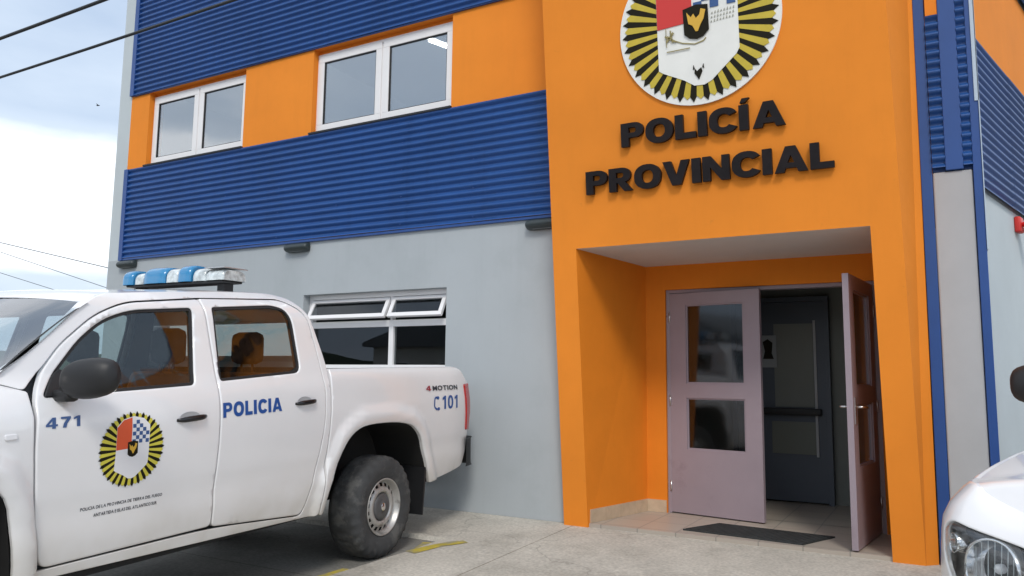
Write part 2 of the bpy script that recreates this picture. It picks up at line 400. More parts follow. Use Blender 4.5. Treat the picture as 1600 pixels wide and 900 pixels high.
stripe([(-3.72, -1.22), (-3.66, -1.2), (-3.6, -1.21)], lambda y: gz(y) + .004, .22, 'painted_bay_patch', '')

# ------------------------------------------------------------ police station
B = empty('police_station', (0, 0, 0), label='orange, blue and grey two storey police station with corrugated cladding and entrance portal', cat='building')
ZA, ZB, ZC, ZT = 2.766, 4.01, 5.06, 6.75
XL = -9.93
wallsurf = lambda y0: (lambda u, v, d: (u, y0 + d, v))
W1 = (-9.27, -7.41, 4.03, 5.052); W2 = (-6.28, -4.33, 4.03, 5.052); WL = (-6.28, -4.335, 1.315, 2.15)
def rect(x0, x1, z0, z1): return [(x0, z0), (x1, z0), (x1, z1), (x0, z1)]
def wallpiece(name, m, x0, x1, z0, z1, holes=(), y0=0, th=.22, par=B):
    mb = MB()
    xs = sorted({x0, x1} | {h[0] for h in holes} | {h[1] for h in holes}); zs = sorted({z0, z1} | {h[2] for h in holes} | {h[3] for h in holes})
    def solid(i, j):
        if i < 0 or j < 0 or i >= len(xs) - 1 or j >= len(zs) - 1: return False
        cx, cz = (xs[i] + xs[i + 1]) / 2, (zs[j] + zs[j + 1]) / 2
        return not any(h[0] < cx < h[1] and h[2] < cz < h[3] for h in holes)
    for i in range(len(xs) - 1):
        for j in range(len(zs) - 1):
            if not solid(i, j): continue
            a, b, c, d = xs[i], xs[i + 1], zs[j], zs[j + 1]; y1 = y0 + th
            mb.face([(a, y0, c), (b, y0, c), (b, y0, d), (a, y0, d)]); mb.face([(a, y1, c), (a, y1, d), (b, y1, d), (b, y1, c)])
            if not solid(i - 1, j): mb.face([(a, y0, c), (a, y0, d), (a, y1, d), (a, y1, c)])
            if not solid(i + 1, j): mb.face([(b, y0, c), (b, y1, c), (b, y1, d), (b, y0, d)])
            if not solid(i, j - 1): mb.face([(a, y0, c), (a, y1, c), (b, y1, c), (b, y0, c)])
            if not solid(i, j + 1): mb.face([(a, y0, d), (b, y0, d), (b, y1, d), (a, y1, d)])
    bmesh.ops.remove_doubles(mb.bm, verts=mb.bm.verts, dist=1e-5)
    return mb.build(name, m, par)
wallpiece('ground_floor_wall', M['grey'], XL, -2.74, -.12, ZA, [WL])
wallpiece('orange_band', M['orange'], -9.66, -2.74, ZA, ZC, [W1, W2], y0=.0)
wallpiece('upper_wall', M['grey'], -9.66, .3, ZC, ZT, (), y0=.012)
wallpiece('corner_strip', M['grey_light'], XL, -9.66, ZA, ZT, (), y0=.0)
wallpiece('upper_backing_wall', M['orange'], -2.74, .0, 2.42, ZC, (), y0=.013, th=.2)

# corrugated cladding
def corrugated(x0, x1, z0, z1, f3, seams, mb, mi=0, pitch=.0735, amp=.0140):
    n = int(round((z1 - z0) / pitch)); p = (z1 - z0) / n; seg = 10
    cuts = [x0] + [s_ for s_ in seams if x0 < s_ < x1] + [x1]
    for k in range(len(cuts) - 1):
        a = cuts[k]; b = cuts[k + 1] + (.05 if k < len(cuts) - 2 else 0); lift = .0022 * (k % 2)
        rows = []
        for j in range(n * seg + 1):
            ph = 2 * math.pi * j / seg; c = math.cos(ph); s_ = math.copysign(abs(c) ** .75, c)
            z = z0 + p * j / seg
            nx = 9
            rows.append([f3(a + (b - a) * q / nx, z, .022 + lift + amp * s_ + .0012 * math.sin(3.1 * (a + (b - a) * q / nx) + z * 2.3)) for q in range(nx + 1)])
        mb.grid(rows, mi)
fr3 = lambda u, v, o: (u, -o, v)
def screws(mb, x0, x1, z0, z1, f3, step=.9, pitch=.0735):
    x = x0 + .18
    while x < x1:
        z = z0 + pitch * 1.0
        while z < z1 - .03:
            c = Vector(f3(x, z, .033)); rows = [[c + Vector((r * math.cos(t), -h, r * math.sin(t))) for t in [math.pi * q / 3 for q in range(6)]] for r, h in ((.007, -.004), (.007, .003), (.001, .004))]
            mb.grid(rows, 1, True); z += pitch * 4
        x += step
mb = MB(); corrugated(-9.6, -2.9, ZA + .02, ZB - .015, fr3, [-8.35, -7.22, -6.05, -4.9, -3.8], mb); screws(mb, -9.6, -2.9, ZA, ZB, fr3)
mb.build('corrugated_cladding', [M['blue'], M['blue_trim']], B)
mb = MB(); corrugated(-9.6, .2, ZC + .0, ZT, fr3, [-8.35, -7.22, -6.05, -4.9, -3.8, -1.2], mb); screws(mb, -9.6, -2.9, ZC, ZT, fr3)
mb.build('corrugated_cladding', [M['blue'], M['blue_trim']], B)
# flashings round the cladding
mb = MB()
mb.box(-9.665, -9.585, -.040, -.001, ZA - .012, ZB + .004)
mb.box(-9.665, -9.585, -.040, -.001, ZC - .004, ZT + .01)
mb.box(-9.585, -2.9, -.030, -.001, ZA - .012, ZA + .016)
mb.box(-9.585, -2.9, -.024, -.001, ZB - .014, ZB + .004)
mb.box(-9.585, -2.9, -.026, -.001, ZC - .012, ZC + .006)
mb.build('flashing', M['blue_trim'], B, bevel=.002)
mb = MB(); mb.box(XL - .05, .35, -.05, .3, ZT, ZT + .06); mb.box(XL - .02, .3, .3, 9, ZT - .02, ZT + .04)
mb.build('roof', M['blue_trim'], B, bevel=.004)

# upper windows
def pvc_window(x0, x1, z0, z1, y, blind):
    w = MB(); t = .082
    fx = (x0 + x1) / 2
    w.box(x0, x1, y, y + .07, z0, z0 + .035); w.box(x0, x1, y, y + .07, z1 - .035, z1)
    w.box(x0, x0 + .035, y + .001, y + .069, z0 + .035, z1 - .035); w.box(x1 - .035, x1, y + .001, y + .069, z0 + .035, z1 - .035)
    w.box(fx - .018, fx + .018, y + .001, y + .069, z0 + .035, z1 - .035)
    fr = w.build('window', M['white_pvc'], B, bevel=.003)
    for a, b in ((x0 + .028, fx - .012), (fx + .012, x1 - .028)):
        s_ = MB(); c, d = z0 + .028, z1 - .028
        for q in ((a, b, c, c + t), (a, b, d - t, d), (a, a + t, c + t, d - t), (b - t, b, c + t, d - t)):
            s_.box(q[0], q[1], y - .014, y + .035, q[2], q[3])
        s_.build('sash', M['white_pvc'], fr, bevel=.004)
        g = MB()
        for q in ((a + t, b - t, c + t, c + t + .009), (a + t, b - t, d - t - .009, d - t), (a + t, a + t + .009, c + t, d - t), (b - t - .009, b - t, c + t, d - t)):
            g.box(q[0], q[1], y - .006, y + .02, q[2], q[3])
        g.build('glazing_seal', M['seal'], fr)
        g = MB(); g.box(a + t + .002, b - t - .002, y + .006, y + .011, c + t + .002, d - t - .002); g.build('pane', M['win_glass'], fr)
    s_ = MB(); s_.box(x0 - .01, x1 + .01, -.035, y, z0 - .02, z0 + .002); s_.build('sill', M['seal'], fr)
    return fr
pvc_window(W1[0], W1[1], W1[2] + .004, W1[3] - .045, .075, 0)
pvc_window(W2[0], W2[1], W2[2] + .004, W2[3] - .045, .075, 1)
# upper soffit fill above the frames (render seen from below)
for w in (W1, W2):
    mb = MB(); mb.box(w[0], w[1], .09, .21, w[3] - .045, w[3] - .001); mb.build('window_head', M['orange'], B)
# rooms behind
mb = MB()
def room(mb, x0, x1, y0, y1, z0, z1):
    mb.face([(x0, y0, z0), (x1, y0, z0), (x1, y1, z0), (x0, y1, z0)], 1); mb.face([(x0, y0, z1), (x0, y1, z1), (x1, y1, z1), (x1, y0, z1)])
    mb.face([(x0, y1, z0), (x1, y1, z0), (x1, y1, z1), (x0, y1, z1)]); mb.face([(x0, y0, z0), (x0, y1, z0), (x0, y1, z1), (x0, y0, z1)]); mb.face([(x1, y0, z0), (x1, y0, z1), (x1, y1, z1), (x1, y1, z0)])
room(mb, -9.7, -6.9, .221, 3.2, 2.95, 5.3); room(mb, -6.85, -2.8, .221, 3.2, 2.95, 5.3)
mb.build('upper_rooms', [M['room'], M['room_dark']], B, recalc=False)
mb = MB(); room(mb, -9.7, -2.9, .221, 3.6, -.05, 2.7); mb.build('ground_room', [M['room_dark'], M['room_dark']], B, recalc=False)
# shell of the rest of the building
mb = MB(); mb.box(XL, XL + .2, .221, 9, -.12, ZT - .03); mb.box(XL, 2.4, 8.8, 9, -.12, ZT - .03)
mb.build('rear_wall', M['grey_light'], B)

# fluorescent fitting seen through the second window
fl = empty('ceiling_light', (-4.83, 1.09, 5.14), (0, 0, rad(71)), 'bright fluorescent tube fitting on ceiling behind second upper window', 'lamp')
mb = MB(); mb.box(-.6, .6, -.05, .05, 0, .055); mb.build('housing', M['white'], fl, bevel=.004)
mb = MB(); mb.tube([(-.58, 0, -.02), (.58, 0, -.02)], .020, 10); mb.build('tube', emis('lit_tube', (.9, .95, 1), 9), fl)

# ground floor window with tilted hopper sashes
x0, x1, z0, z1 = WL; y = .10
w = MB(); t = .055
for q in ((x0, x1, z0, z0 + t), (x0, x1, z1 - t, z1), (x0, x0 + t, z0 + t, z1 - t), (x1 - t, x1, z0 + t, z1 - t), (x0 + t, x1 - t, 1.775, 1.845), ((x0 + x1) / 2 + .175, (x0 + x1) / 2 + .235, z0 + t, 1.775), ((x0 + x1) / 2 + .19, (x0 + x1) / 2 + .22, 1.845, z1 - t)):
    w.box(q[0], q[1], y, y + .06, q[2], q[3])
wl = w.build('window', M['white_pvc'], B, bevel=.003)
xm = (x0 + x1) / 2 + .205
for a, b in ((x0 + t, xm - .03), (xm + .03, x1 - t)):
    g = MB(); g.box(a, b, y + .03, y + .035, z0 + t, 1.775); g.build('pane', M['dark_glass'], wl)
s_ = MB(); s_.box(x0 - .02, x1 + .02, -.04, y, z0 - .035, z0 - .001); s_.build('sill', M['white_pvc'], wl, bevel=.003)
for a, b in ((x0 + t + .004, xm - .018), (xm + .018, x1 - t - .004)):
    zt = z1 - t - .004; zb = 1.85; hh = zt - zb; ang = rad(27); fw = .045
    def f3(u, v, d, zt=zt, hh=hh, ang=ang):   # v measured down from the top hinge
        return (u, y - .004 - math.sin(ang) * v + math.cos(ang) * d, zt - math.cos(ang) * v - math.sin(ang) * d)
    s_ = MB()
    for q in ((a, b, 0, fw * .8), (a, b, hh - fw, hh), (a, a + fw, fw * .8, hh - fw), (b - fw, b, fw * .8, hh - fw)):
        s_.prism([(q[0], q[2]), (q[1], q[2]), (q[1], q[3]), (q[0], q[3])], f3, 0, .035)
    sh = s_.build('sash', M['white_pvc'], wl, bevel=.003)
    s_ = MB(); s_.prism([(a + fw, fw * .8), (b - fw, fw * .8), (b - fw, hh - fw), (a + fw, hh - fw)], f3, .014, .019); s_.build('pane', M['dark_glass'], wl)

# portal -------------------------------------------------------
def py(z): return -(.084 + .107 * z)
ZL = 2.376
def XR(z): return -.168 - .017 * z           # outer right edge
def XO(z): return -.378 - .0150 * z          # opening right edge
XOL, XPL = -2.753, -2.98
mb = MB(); Zt = ZT + .25; zb = -.11
def quad(*p, mi=0): mb.face(p, mi)
z_ = zb
quad((XPL, py(z_), z_), (XOL, py(z_), z_), (XOL, py(ZL), ZL), (XPL, py(ZL), ZL))
quad((XO(z_), py(z_), z_), (XR(z_), py(z_), z_), (XR(ZL), py(ZL), ZL), (XO(ZL), py(ZL), ZL))
quad((XPL, py(ZL), ZL), (XOL, py(ZL), ZL), (XO(ZL), py(ZL), ZL), (XR(ZL), py(ZL), ZL), (XR(Zt), py(Zt), Zt), (XPL, py(Zt), Zt))
quad((XPL, 0, z_), (XPL, py(z_), z_), (XPL, py(Zt), Zt), (XPL, 0, Zt))
quad((XR(z_), py(z_), z_), (-.088, .0, z_), (-.068, .0, Zt), (XR(Zt), py(Zt), Zt))
quad((XPL, 0, Zt), (XPL, py(Zt), Zt), (XR(Zt), py(Zt), Zt), (-.068, 0, Zt))
quad((-.088, 0, z_), (-.088, .3, z_), (-.068, .3, Zt), (-.068, 0, Zt))
po = mb.build('portal_front', M['orange'], B, recalc=False)
mb = MB(); XB = -2.53; YD = .834
XBr = -.43
# left reveal, return wall, header, right reveal
mb.face([(XOL, py(z_), z_), (XB, YD, z_), (XB, YD, ZL - .02), (XOL, py(ZL), ZL)])
for a, b, c, d in ((XB, -2.335, -.05, ZL - .02), (-2.335, -.465, 2.118, ZL - .02), (-.465, XBr, -.05, ZL - .02)):
    mb.box(a, b, YD, YD + .15, c, d)
mb.face([(XO(z_), py(z_), z_), (XBr, YD, z_), (XBr, YD, ZL - .02), (XO(ZL), py(ZL), ZL)])
mb.build('entry_walls', M['orange_int'], B)
mb = MB(); mb.face([(XOL, py(ZL), ZL), (XO(ZL), py(ZL), ZL), (XBr, YD, ZL - .02), (XB, YD, ZL - .02)]); mb.build('entry_ceiling', M['ceil'], B)
mb = MB(); mb.box(-2.80, -.3, -.06, 2.25, -.10, 0.0); o = mb.build('entry_floor', None, B)
# tiled floor
m = mat('floor_tiles', (.36, .31, .25), .4, noise=(3, .1)); n = m.node_tree; b = n.nodes['Principled BSDF']
br = n.nodes.new('ShaderNodeTexBrick'); br.offset = 0; br.inputs['Scale'].default_value = 1; br.inputs['Brick Width'].default_value = .33; br.inputs['Row Height'].default_value = .33; br.inputs['Mortar Size'].default_value = .006
br.inputs['Color1'].default_value = (.43, .38, .32, 1); br.inputs['Color2'].default_value = (.40, .35, .30, 1); br.inputs['Mortar'].default_value = (.27, .25, .22, 1)
n.links.new([x for x in n.nodes if x.type == 'TEX_COORD'][0].outputs['Object'], br.inputs[0]); n.links.new(br.outputs[0], b.inputs['Base Color'])
o.data.materials[0] = m
mb = MB()
def sk(a, b, h=.115, th=.012):
    a = Vector(a); b = Vector(b); d = (b - a).normalized(); nn_ = Vector((d.y, -d.x)) * th
    mb.hexa([(a.x, a.y, 0.001), (a.x + nn_.x, a.y + nn_.y, 0.001), (b.x + nn_.x, b.y + nn_.y, 0.001), (b.x, b.y, 0.001), (a.x, a.y, h), (a.x + nn_.x, a.y + nn_.y, h), (b.x + nn_.x, b.y + nn_.y, h), (b.x, b.y, h)])
n_ = 4
for k in range(n_):
    A = Vector((XOL + .006, -.05)); Bq = Vector((XB, YD - .0)); p = A + (Bq - A) * (k / n_); q = A + (Bq - A) * ((k + 1) / n_ - .006); sk(p, q)
sk((XB, YD), (-2.34, YD))
mb.build('skirting', M['skirt'], B)

# mauve double door
Dw = .9; DH = 2.095
mb = MB(); yy = YD + .03
mb.box(-2.335, -2.30, yy, yy + .09, 0.0, 2.118); mb.box(-.50, -.465, yy, yy + .09, 0, 2.118); mb.box(-2.30, -.50, yy, yy + .09, 2.083, 2.118)
door_frame = mb.build('door_frame', M['mauve'], B, bevel=.003)
def leaf(hinge, ang, sgn, handles):
    """local x runs from the hinge, sgn=+1 to the right; y into the leaf"""
    L_ = empty('tmp'); bpy.data.objects.remove(L_)
    c, s_ = math.cos(ang), math.sin(ang)
    def f3(u, v, d):
        lx, ly = u * sgn, d
        return (hinge[0] + lx * c - ly * s_, hinge[1] + lx * s_ + ly * c, v)
    wd = .885; z0_, z1_ = .012, 2.078; T = .045
    mb = MB(); pl_, pr_ = .165, .735
    wins = [(pl_, pr_, .60, 1.08), (pl_, pr_, 1.215, 1.965)]
    xs = [0, pl_, pr_, wd]; zs = [z0_, .60, 1.08, 1.215, 1.965, z1_]
    for i in range(3):
        for j in range(5):
            if i == 1 and j in (1, 3): continue
            mb.prism([(xs[i], zs[j]), (xs[i + 1], zs[j]), (xs[i + 1], zs[j + 1]), (xs[i], zs[j + 1])], f3, 0, T)
    bmesh.ops.remove_doubles(mb.bm, verts=mb.bm.verts, dist=1e-5)
    seen = {}
    for f in list(mb.bm.faces):
        k = frozenset(v.index for v in f.verts) if False else tuple(sorted(tuple(round(c_, 4) for c_ in v.co) for v in f.verts))
        seen.setdefault(k, []).append(f)
    bmesh.ops.delete(mb.bm, geom=[f for fs in seen.values() if len(fs) > 1 for f in fs], context='FACES_ONLY')
    lf = mb.build('door_leaf', M['mauve'], B)
    for (a, b_, c_, d_) in wins:
        mb = MB()
        for q in ((a, b_, c_, c_ + .014), (a, b_, d_ - .014, d_), (a, a + .014, c_ + .014, d_ - .014), (b_ - .014, b_, c_ + .014, d_ - .014)):
            mb.prism([(q[0], q[2]), (q[1], q[2]), (q[1], q[3]), (q[0], q[3])], f3, .012, .034)
        mb.build('glazing_bead', M['mauve'], lf)
        mb = MB(); mb.prism([(a + .002, c_ + .002), (b_ - .002, c_ + .002), (b_ - .002, d_ - .002), (a + .002, d_ - .002)], f3, .020, .026); mb.build('pane', M['door_glass'], lf)
    if handles:
        mb = MB()
        for d0, dn in ((0, -1), (T, 1)):
            mb.prism([(wd - .085, .93), (wd - .045, .93), (wd - .045, 1.13), (wd - .085, 1.13)], f3, d0, d0 + dn * .008)
            mb.tube([f3(wd - .065, 1.06, d0), f3(wd - .065, 1.06, d0 + dn * .055), f3(wd - .08, 1.06, d0 + dn * .062), f3(wd - .185, 1.055, d0 + dn * .062)], .010, 8)
        mb.build('handle', M['steel'], lf)
    for zz in (.25, 1.05, 1.85):
        mb = MB(); mb.tube([f3(-.004, zz - .05, .0), f3(-.004, zz + .05, .0)], .009, 8); mb.build('hinge', M['steel'], lf)
    return lf
leaf((-2.30, YD + .032), rad(-9.0), 1, False)
leaf((-.50, YD - .0), rad(83.3), -1, True)      # right leaf swung outward

# hall behind the door
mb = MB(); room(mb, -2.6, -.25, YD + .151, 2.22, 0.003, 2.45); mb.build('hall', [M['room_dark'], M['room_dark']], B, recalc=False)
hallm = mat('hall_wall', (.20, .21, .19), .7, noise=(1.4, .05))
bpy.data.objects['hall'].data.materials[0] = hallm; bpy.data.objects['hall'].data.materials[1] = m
idoor = mat('inner_door_grey_blue', (.075, .09, .115), .5, noise=(2, .08))
mb = MB()
mb.box(-1.95, -1.06, 2.12, 2.165, .02, 2.08)
di = mb.build('inner_door', idoor, B, bevel=.003)
mb = MB(); mb.box(-1.56, -1.17, 2.108, 2.119, .98, 1.85); mb.build('door_panel', hallm, di)
mb = MB(); mb.box(-1.60, -1.16, 2.106, 2.118, .50, .83); mb.build('kick_panel', mat('pale_door_panel', (.15, .16, .135), .6), di)
mb = MB(); mb.box(-1.165, -1.14, 2.10, 2.118, .48, 1.88); mb.build('edge_strip', M['pier_grey'], di)
mb = MB(); mb.box(-1.9, -1.10, 2.03, 2.075, .90, .97, bev=.01); mb.box(-1.9, -1.85, 2.07, 2.119, .905, .965); mb.box(-1.15, -1.10, 2.07, 2.119, .905, .965); mb.build('push_bar', M['seal'], di)
mb = MB(); mb.box(-2.0, -1.952, 2.09, 2.219, 0.005, 2.13); mb.box(-1.058, -1.01, 2.09, 2.219, 0.005, 2.13); mb.box(-1.952, -1.058, 2.09, 2.219, 2.082, 2.13)
mb.build('inner_door_frame', idoor, B)
ps = empty('framed_poster', (-1.62, 2.106, 1.56), label='small framed white poster with dark shape on the inner hall door', cat='poster')
mb = MB(); mb.box(-.12, .09, -.012, 0, -.17, .17); mb.build('frame', mat('poster_paper', (.30, .32, .33), .6), ps, bevel=.002)
mb = MB(); mb.prism([(-.05, .10), (.0, .13), (.05, .09), (.04, -.02), (.06, -.08), (-.05, -.08), (-.03, 0)], lambda u, v, d: (u, d, v), -.016, -.0125); mb.build('print', M['black'], ps)

# doormat
mbm = MB()
P4 = [(-1.96, .08), (-1.0, -.0), (-.82, .44), (-1.76, .52)]
c = sum((Vector(p) for p in P4), Vector((0, 0))) / 4
dm = empty('doormat', (c.x, c.y, .001), label='thin dark rubber doormat lying on the tiled entrance floor', cat='doormat')
mbm.prism([(p[0] - c.x, p[1] - c.y) for p in P4], lambda u, v, d: (u, v, d), 0, .011)
for k in range(26):
    t0 = (k + .5) / 26
    a = Vector(P4[0]).lerp(Vector(P4[1]), t0) - c; b_ = Vector(P4[3]).lerp(Vector(P4[2]), t0) - c
    a, b_ = a.lerp(b_, .05), a.lerp(b_, .95); w_ = Vector((.010, 0))
    mbm.prism([tuple(a - w_), tuple(a + w_), tuple(b_ + w_), tuple(b_ - w_)], lambda u, v, d: (u, v, d), .0115, .015)
mbm.build('rubber', mat('mat_rubber', (.030, .033, .034), .8, noise=(20, .3)), dm)

# corner pier right of the portal
mb = MB(); mb.box(.0, .255, -.010, .6, -.12, 2.80); mb.build('corner_pier', M['pier_grey'], B, bevel=.012)
mb = MB()
mb.box(-.078, -.002, -.006, .05, -.12, ZT)                    # strip next to the portal
mb.box(.085, .200, -.030, .05, 2.805, ZT)
mb.box(.258, .315, -.026, .6, -.12, ZT)
mb.box(.0, .258, .02, .5, 2.805, ZT)
mb.build('corner_flashing', M['blue_trim'], B, bevel=.004)
mb = MB(); corrugated(.0, .085, 2.83, ZB, fr3, [], mb, amp=.016); corrugated(.2, .258, 2.83, ZT, fr3, [], mb, amp=.016); mb.build('corrugated_cladding', M['blue'], B)
mb = MB(); mb.box(.004, .084, -.022, .02, ZB + .004, ZC); mb.build('orange_band', M['orange'], B)
mb = MB(); mb.box(.292, .320, -.034, -.0265, 3.3, ZT); mb.box(.3155, .322, -.034, .1, 2.2, ZT); mb.build('corner_flashing_glint', mat('pale_blue_glint', (.42, .52, .62), .4), B)  # pale strips: the corner flashing's reflection, put in as colour
# angled side wall
T15 = .268; nrm = Vector((.9659, -.2588, 0))
ux = Vector((.2588, .9659, 0)); o15 = Vector((.262, .35, 0))
fs3 = lambda u, v, o: tuple(o15 + ux * u + nrm * o + Vector((0, 0, v)))
fw = lambda u, v, d: fs3(u, v, -d)
mb = MB(); mb.prism(rect(0, 9, -.12, ZA), fw, 0, .2); mb.build('side_wall', M['grey_light'], B)
M['orange_pale'] = M['orange']
mb = MB(); mb.prism(rect(0, 9, ZB, ZC), fw, 0, .2); mb.build('orange_band', M['orange'], B)
mb = MB(); mb.prism(rect(0, 9, ZC, ZT), fw, .01, .2); mb.prism(rect(0, 9, ZA, ZB), fw, .01, .2); mb.build('side_backing_wall', M['grey'], B)
mb = MB(); corrugated(0.0, 9, ZA + .01, ZB - .01, fs3, [1.3, 2.5, 3.6], mb); mb.build('corrugated_cladding', M['blue'], B)
mb = MB(); corrugated(0.0, 9, ZC, ZT, fs3, [1.3, 2.5, 3.6], mb); mb.build('corrugated_cladding', M['blue'], B)

# siren on side wall
sr = empty('alarm_siren', fs3(1.42, 2.66, 0), (0, 0, rad(75)), 'red alarm siren with white grille on the angled side wall', 'alarm siren')
mb = MB(); mb.box(-.07, .07, .0, -.05, -.07, .07, bev=.012); mb.build('base', M['red'], sr)
mb = MB(); mb.lathe([(.02, -.05), (.035, -.09), (.06, -.15), (.07, -.20), (.072, -.205), (.06, -.20), (.03, -.14), (.0, -.12)], lambda a, b_, h: (a, h, b_), 24); mb.build('horn', mat('siren_red', (.55, .02, .02), .35), sr)
mb = MB(); mb.box(.05, .12, -.03, -.09, -.06, -.015, bev=.008); mb.build('grille', M['white'], sr)

# wall lamps under the cladding
def wall_lamp(x, lab):
    e_ = empty('wall_lamp', (x, 0, 2.697), label=lab, cat='wall lamp', group='bulkhead lamps under the lower cladding')
    mb = MB(); mb.box(-.165, .165, -.012, -.0, -.035, .035, bev=.004); mb.build('back_plate', M['lampbody'], e_)
    mb = MB(); rows = []
    for k in range(9):
        t = math.pi * k / 8; rows.append([])
    for i in range(17):
        u = -1 + 2 * i / 16; sx = .178 * math.copysign(abs(math.sin(u * math.pi / 2)), u); sc = math.sqrt(max(0.02, 1 - abs(u) ** 4))
        rows_i = [(sx, -.012 - .085 * sc * math.sin(t), .054 * sc * math.cos(t)) for t in [math.pi * k / 10 for k in range(11)]]
        rows.append(rows_i)
    rows = [r for r in rows if r]; vs = mb.grid(rows)
    mb.build('shade', M['lampbody'], e_, smooth=True)
    mb = MB(); mb.box(-.10, .10, -.06, -.03, -.0500, -.044); mb.build('diffuser', M['lampdiff'], e_)
wall_lamp(-9.47, 'dark oval wall lamp at the far left end of the facade beside the pale strip')
wall_lamp(-6.38, 'dark oval wall lamp above the left end of the ground floor window')
wall_lamp(-3.235, 'dark oval wall lamp tucked against the orange entrance portal')

# ------------------------------------------------------------ lettering and crest
K = .107; NP = Vector((0, -1, -K)).normalized()     # portal outward normal
def pf(u, v, d):      # on portal front; d = depth inward (negative stands proud)
    p = Vector((u, py(v), v)) - NP * d
    return tuple(p)
def custom_glyph(ch, w=.285, hb=.245):
    def ell(cx, cy, rx, ry, a0=0, a1=360, n=28, p=.88):
        return [(cx + rx * math.copysign(abs(math.cos(rad(a))) ** p, math.cos(rad(a))), cy + ry * math.copysign(abs(math.sin(rad(a))) ** p, math.sin(rad(a)))) for a in [a0 + (a1 - a0) * k / n for k in range(n + (0 if a1 - a0 == 360 else 1))]]
    if ch == 'O': return [(ell(.5, .5, .5, .515), [ell(.5, .5, .5 - w, .515 - hb)])]
    if ch == '0': return [(ell(.33, .5, .33, .515), [ell(.33, .5, .33 - .2, .515 - .18)])]
    if ch == '1': return [([(.20, 0), (.42, 0), (.42, 1), (.26, 1), (.0, .84), (.0, .66), (.20, .77)], [])]
    if ch == '7': return [([(.12, 0), (.35, 0), (.40, .35), (.62, .82), (.62, 1), (0, 1), (0, .80), (.38, .80), (.19, .42)], [])]
    if ch == '4': return [([(.38, 0), (.60, 0), (.60, .20), (.72, .20), (.72, .38), (.60, .38), (.60, 1), (.38, 1), (0, .38), (0, .20), (.38, .20)], [[(.38, .38), (.19, .38), (.38, .70)]])]
    if ch == 'C': return [(ell(.5, .5, .5, .515, 32, 328) + ell(.5, .5, .5 - w, .515 - hb, 322, 38), [])]
    if ch == 'L': return [([(0, 0), (.72, 0), (.72, hb), (w, hb), (w, 1), (0, 1)], [])]
    if ch == 'I': return [([(0, 0), (w * 1.08, 0), (w * 1.08, 1), (0, 1)], [])]
    if ch == 'Í': return custom_glyph('I') + [([(.04, 1.08), (.19, 1.08), (.36, 1.26), (.12, 1.26)], [])]
    if ch == 'V': return [([(.32, 0), (.64, 0), (.96, 1), (.66, 1), (.48, .38), (.30, 1), (0, 1)], [])]
    if ch == 'N': return [([(0, 0), (w * .92, 0), (w * .92, .56), (.63, 0), (.92, 0), (.92, 1), (.92 - w * .92, 1), (.92 - w * .92, .44), (.29, 1), (0, 1)], [])]
    if ch == 'A': return [([(0, 0), (.30, 0), (.35, .16), (.69, .16), (.74, 0), (1.04, 0), (.68, 1), (.36, 1)], [[(.41, .36), (.63, .36), (.52, .66)]])]
    if ch in 'PR':
        bowl = ell(.48, .685, .36, .315, -90, 90, 14)
        hole = [(w, .80), (w, .575)] + ell(.46, .6875, .11, .1125, -90, 90, 8)
        if ch == 'P': return [([(0, 0), (w, 0), (w, .37)] + bowl + [(0, 1)], [hole])]
        return [([(0, 0), (w, 0), (w, .37), (.33, .37), (.58, 0), (.90, 0), (.62, .395)] + [p for p in bowl if p[0] > .66 or p[1] > .9] + [(0, 1)], [hole])]
    return None
def glyph(ch, off=.0, res=4):
    if off > .045:
        cg = custom_glyph(ch)
        if cg:
            vs, fs = [], []
            for outer, holes in cg:
                V = []; E = []
                for lp in [outer] + holes:
                    b = len(V); V += lp; E += [(b + i, b + (i + 1) % len(lp)) for i in range(len(lp))]
                vo, eo, fo, _, _, _ = delaunay_2d_cdt([Vector(p) for p in V], E, [], 0, 1e-6)
                P = np.array([tuple(v) for v in vo]); T = np.array([tuple(f) for f in fo]); Cc = P[T].mean(1); m = inside(Cc, outer)
                for hl in holes: m &= ~inside(Cc, hl)
                b = len(vs); vs += [tuple(p) for p in P]; fs += [[b + int(i) for i in t] for t in T[m]]
            return vs, fs
    c = bpy.data.curves.new('g', 'FONT'); c.body = ch; c.size = 1; c.offset = off; c.resolution_u = res
    o = bpy.data.objects.new('g', c); COL.objects.link(o); bpy.context.view_layer.update()
    dg = bpy.context.evaluated_depsgraph_get(); me = bpy.data.meshes.new_from_object(o.evaluated_get(dg))
    bpy.data.objects.remove(o); bpy.data.curves.remove(c)
    bm = bmesh.new(); bm.from_mesh(me); bpy.data.meshes.remove(me)
    bmesh.ops.remove_doubles(bm, verts=bm.verts, dist=1e-4)
    vs = [tuple(v.co)[:2] for v in bm.verts]; bm.verts.index_update(); fs = [[v.index for v in f.verts] for f in bm.faces]; bm.free()
    return vs, fs
def layout(text, off, gap, space=.32, sx=1.0):
    """returns glyph dicts with x offsets (cap height normalised to 1) and total width"""
    H = glyph('I' if off > .045 else 'H', off); hb = min(v[1] for v in H[0]); ht = max(v[1] for v in H[0]); sc = 1 / (ht - hb)
    x = 0; out = []
    for ch in text:
        if ch == ' ': x += space; continue
        vs, fs = glyph(ch, off); mn = min(v[0] for v in vs); mxx = max(v[0] for v in vs)
        out.append(([(x + (a - mn) * sc * sx, (b_ - hb) * sc) for a, b_ in vs], fs, ch)); x += (mxx - mn) * sc * sx + gap
    return out, x - gap
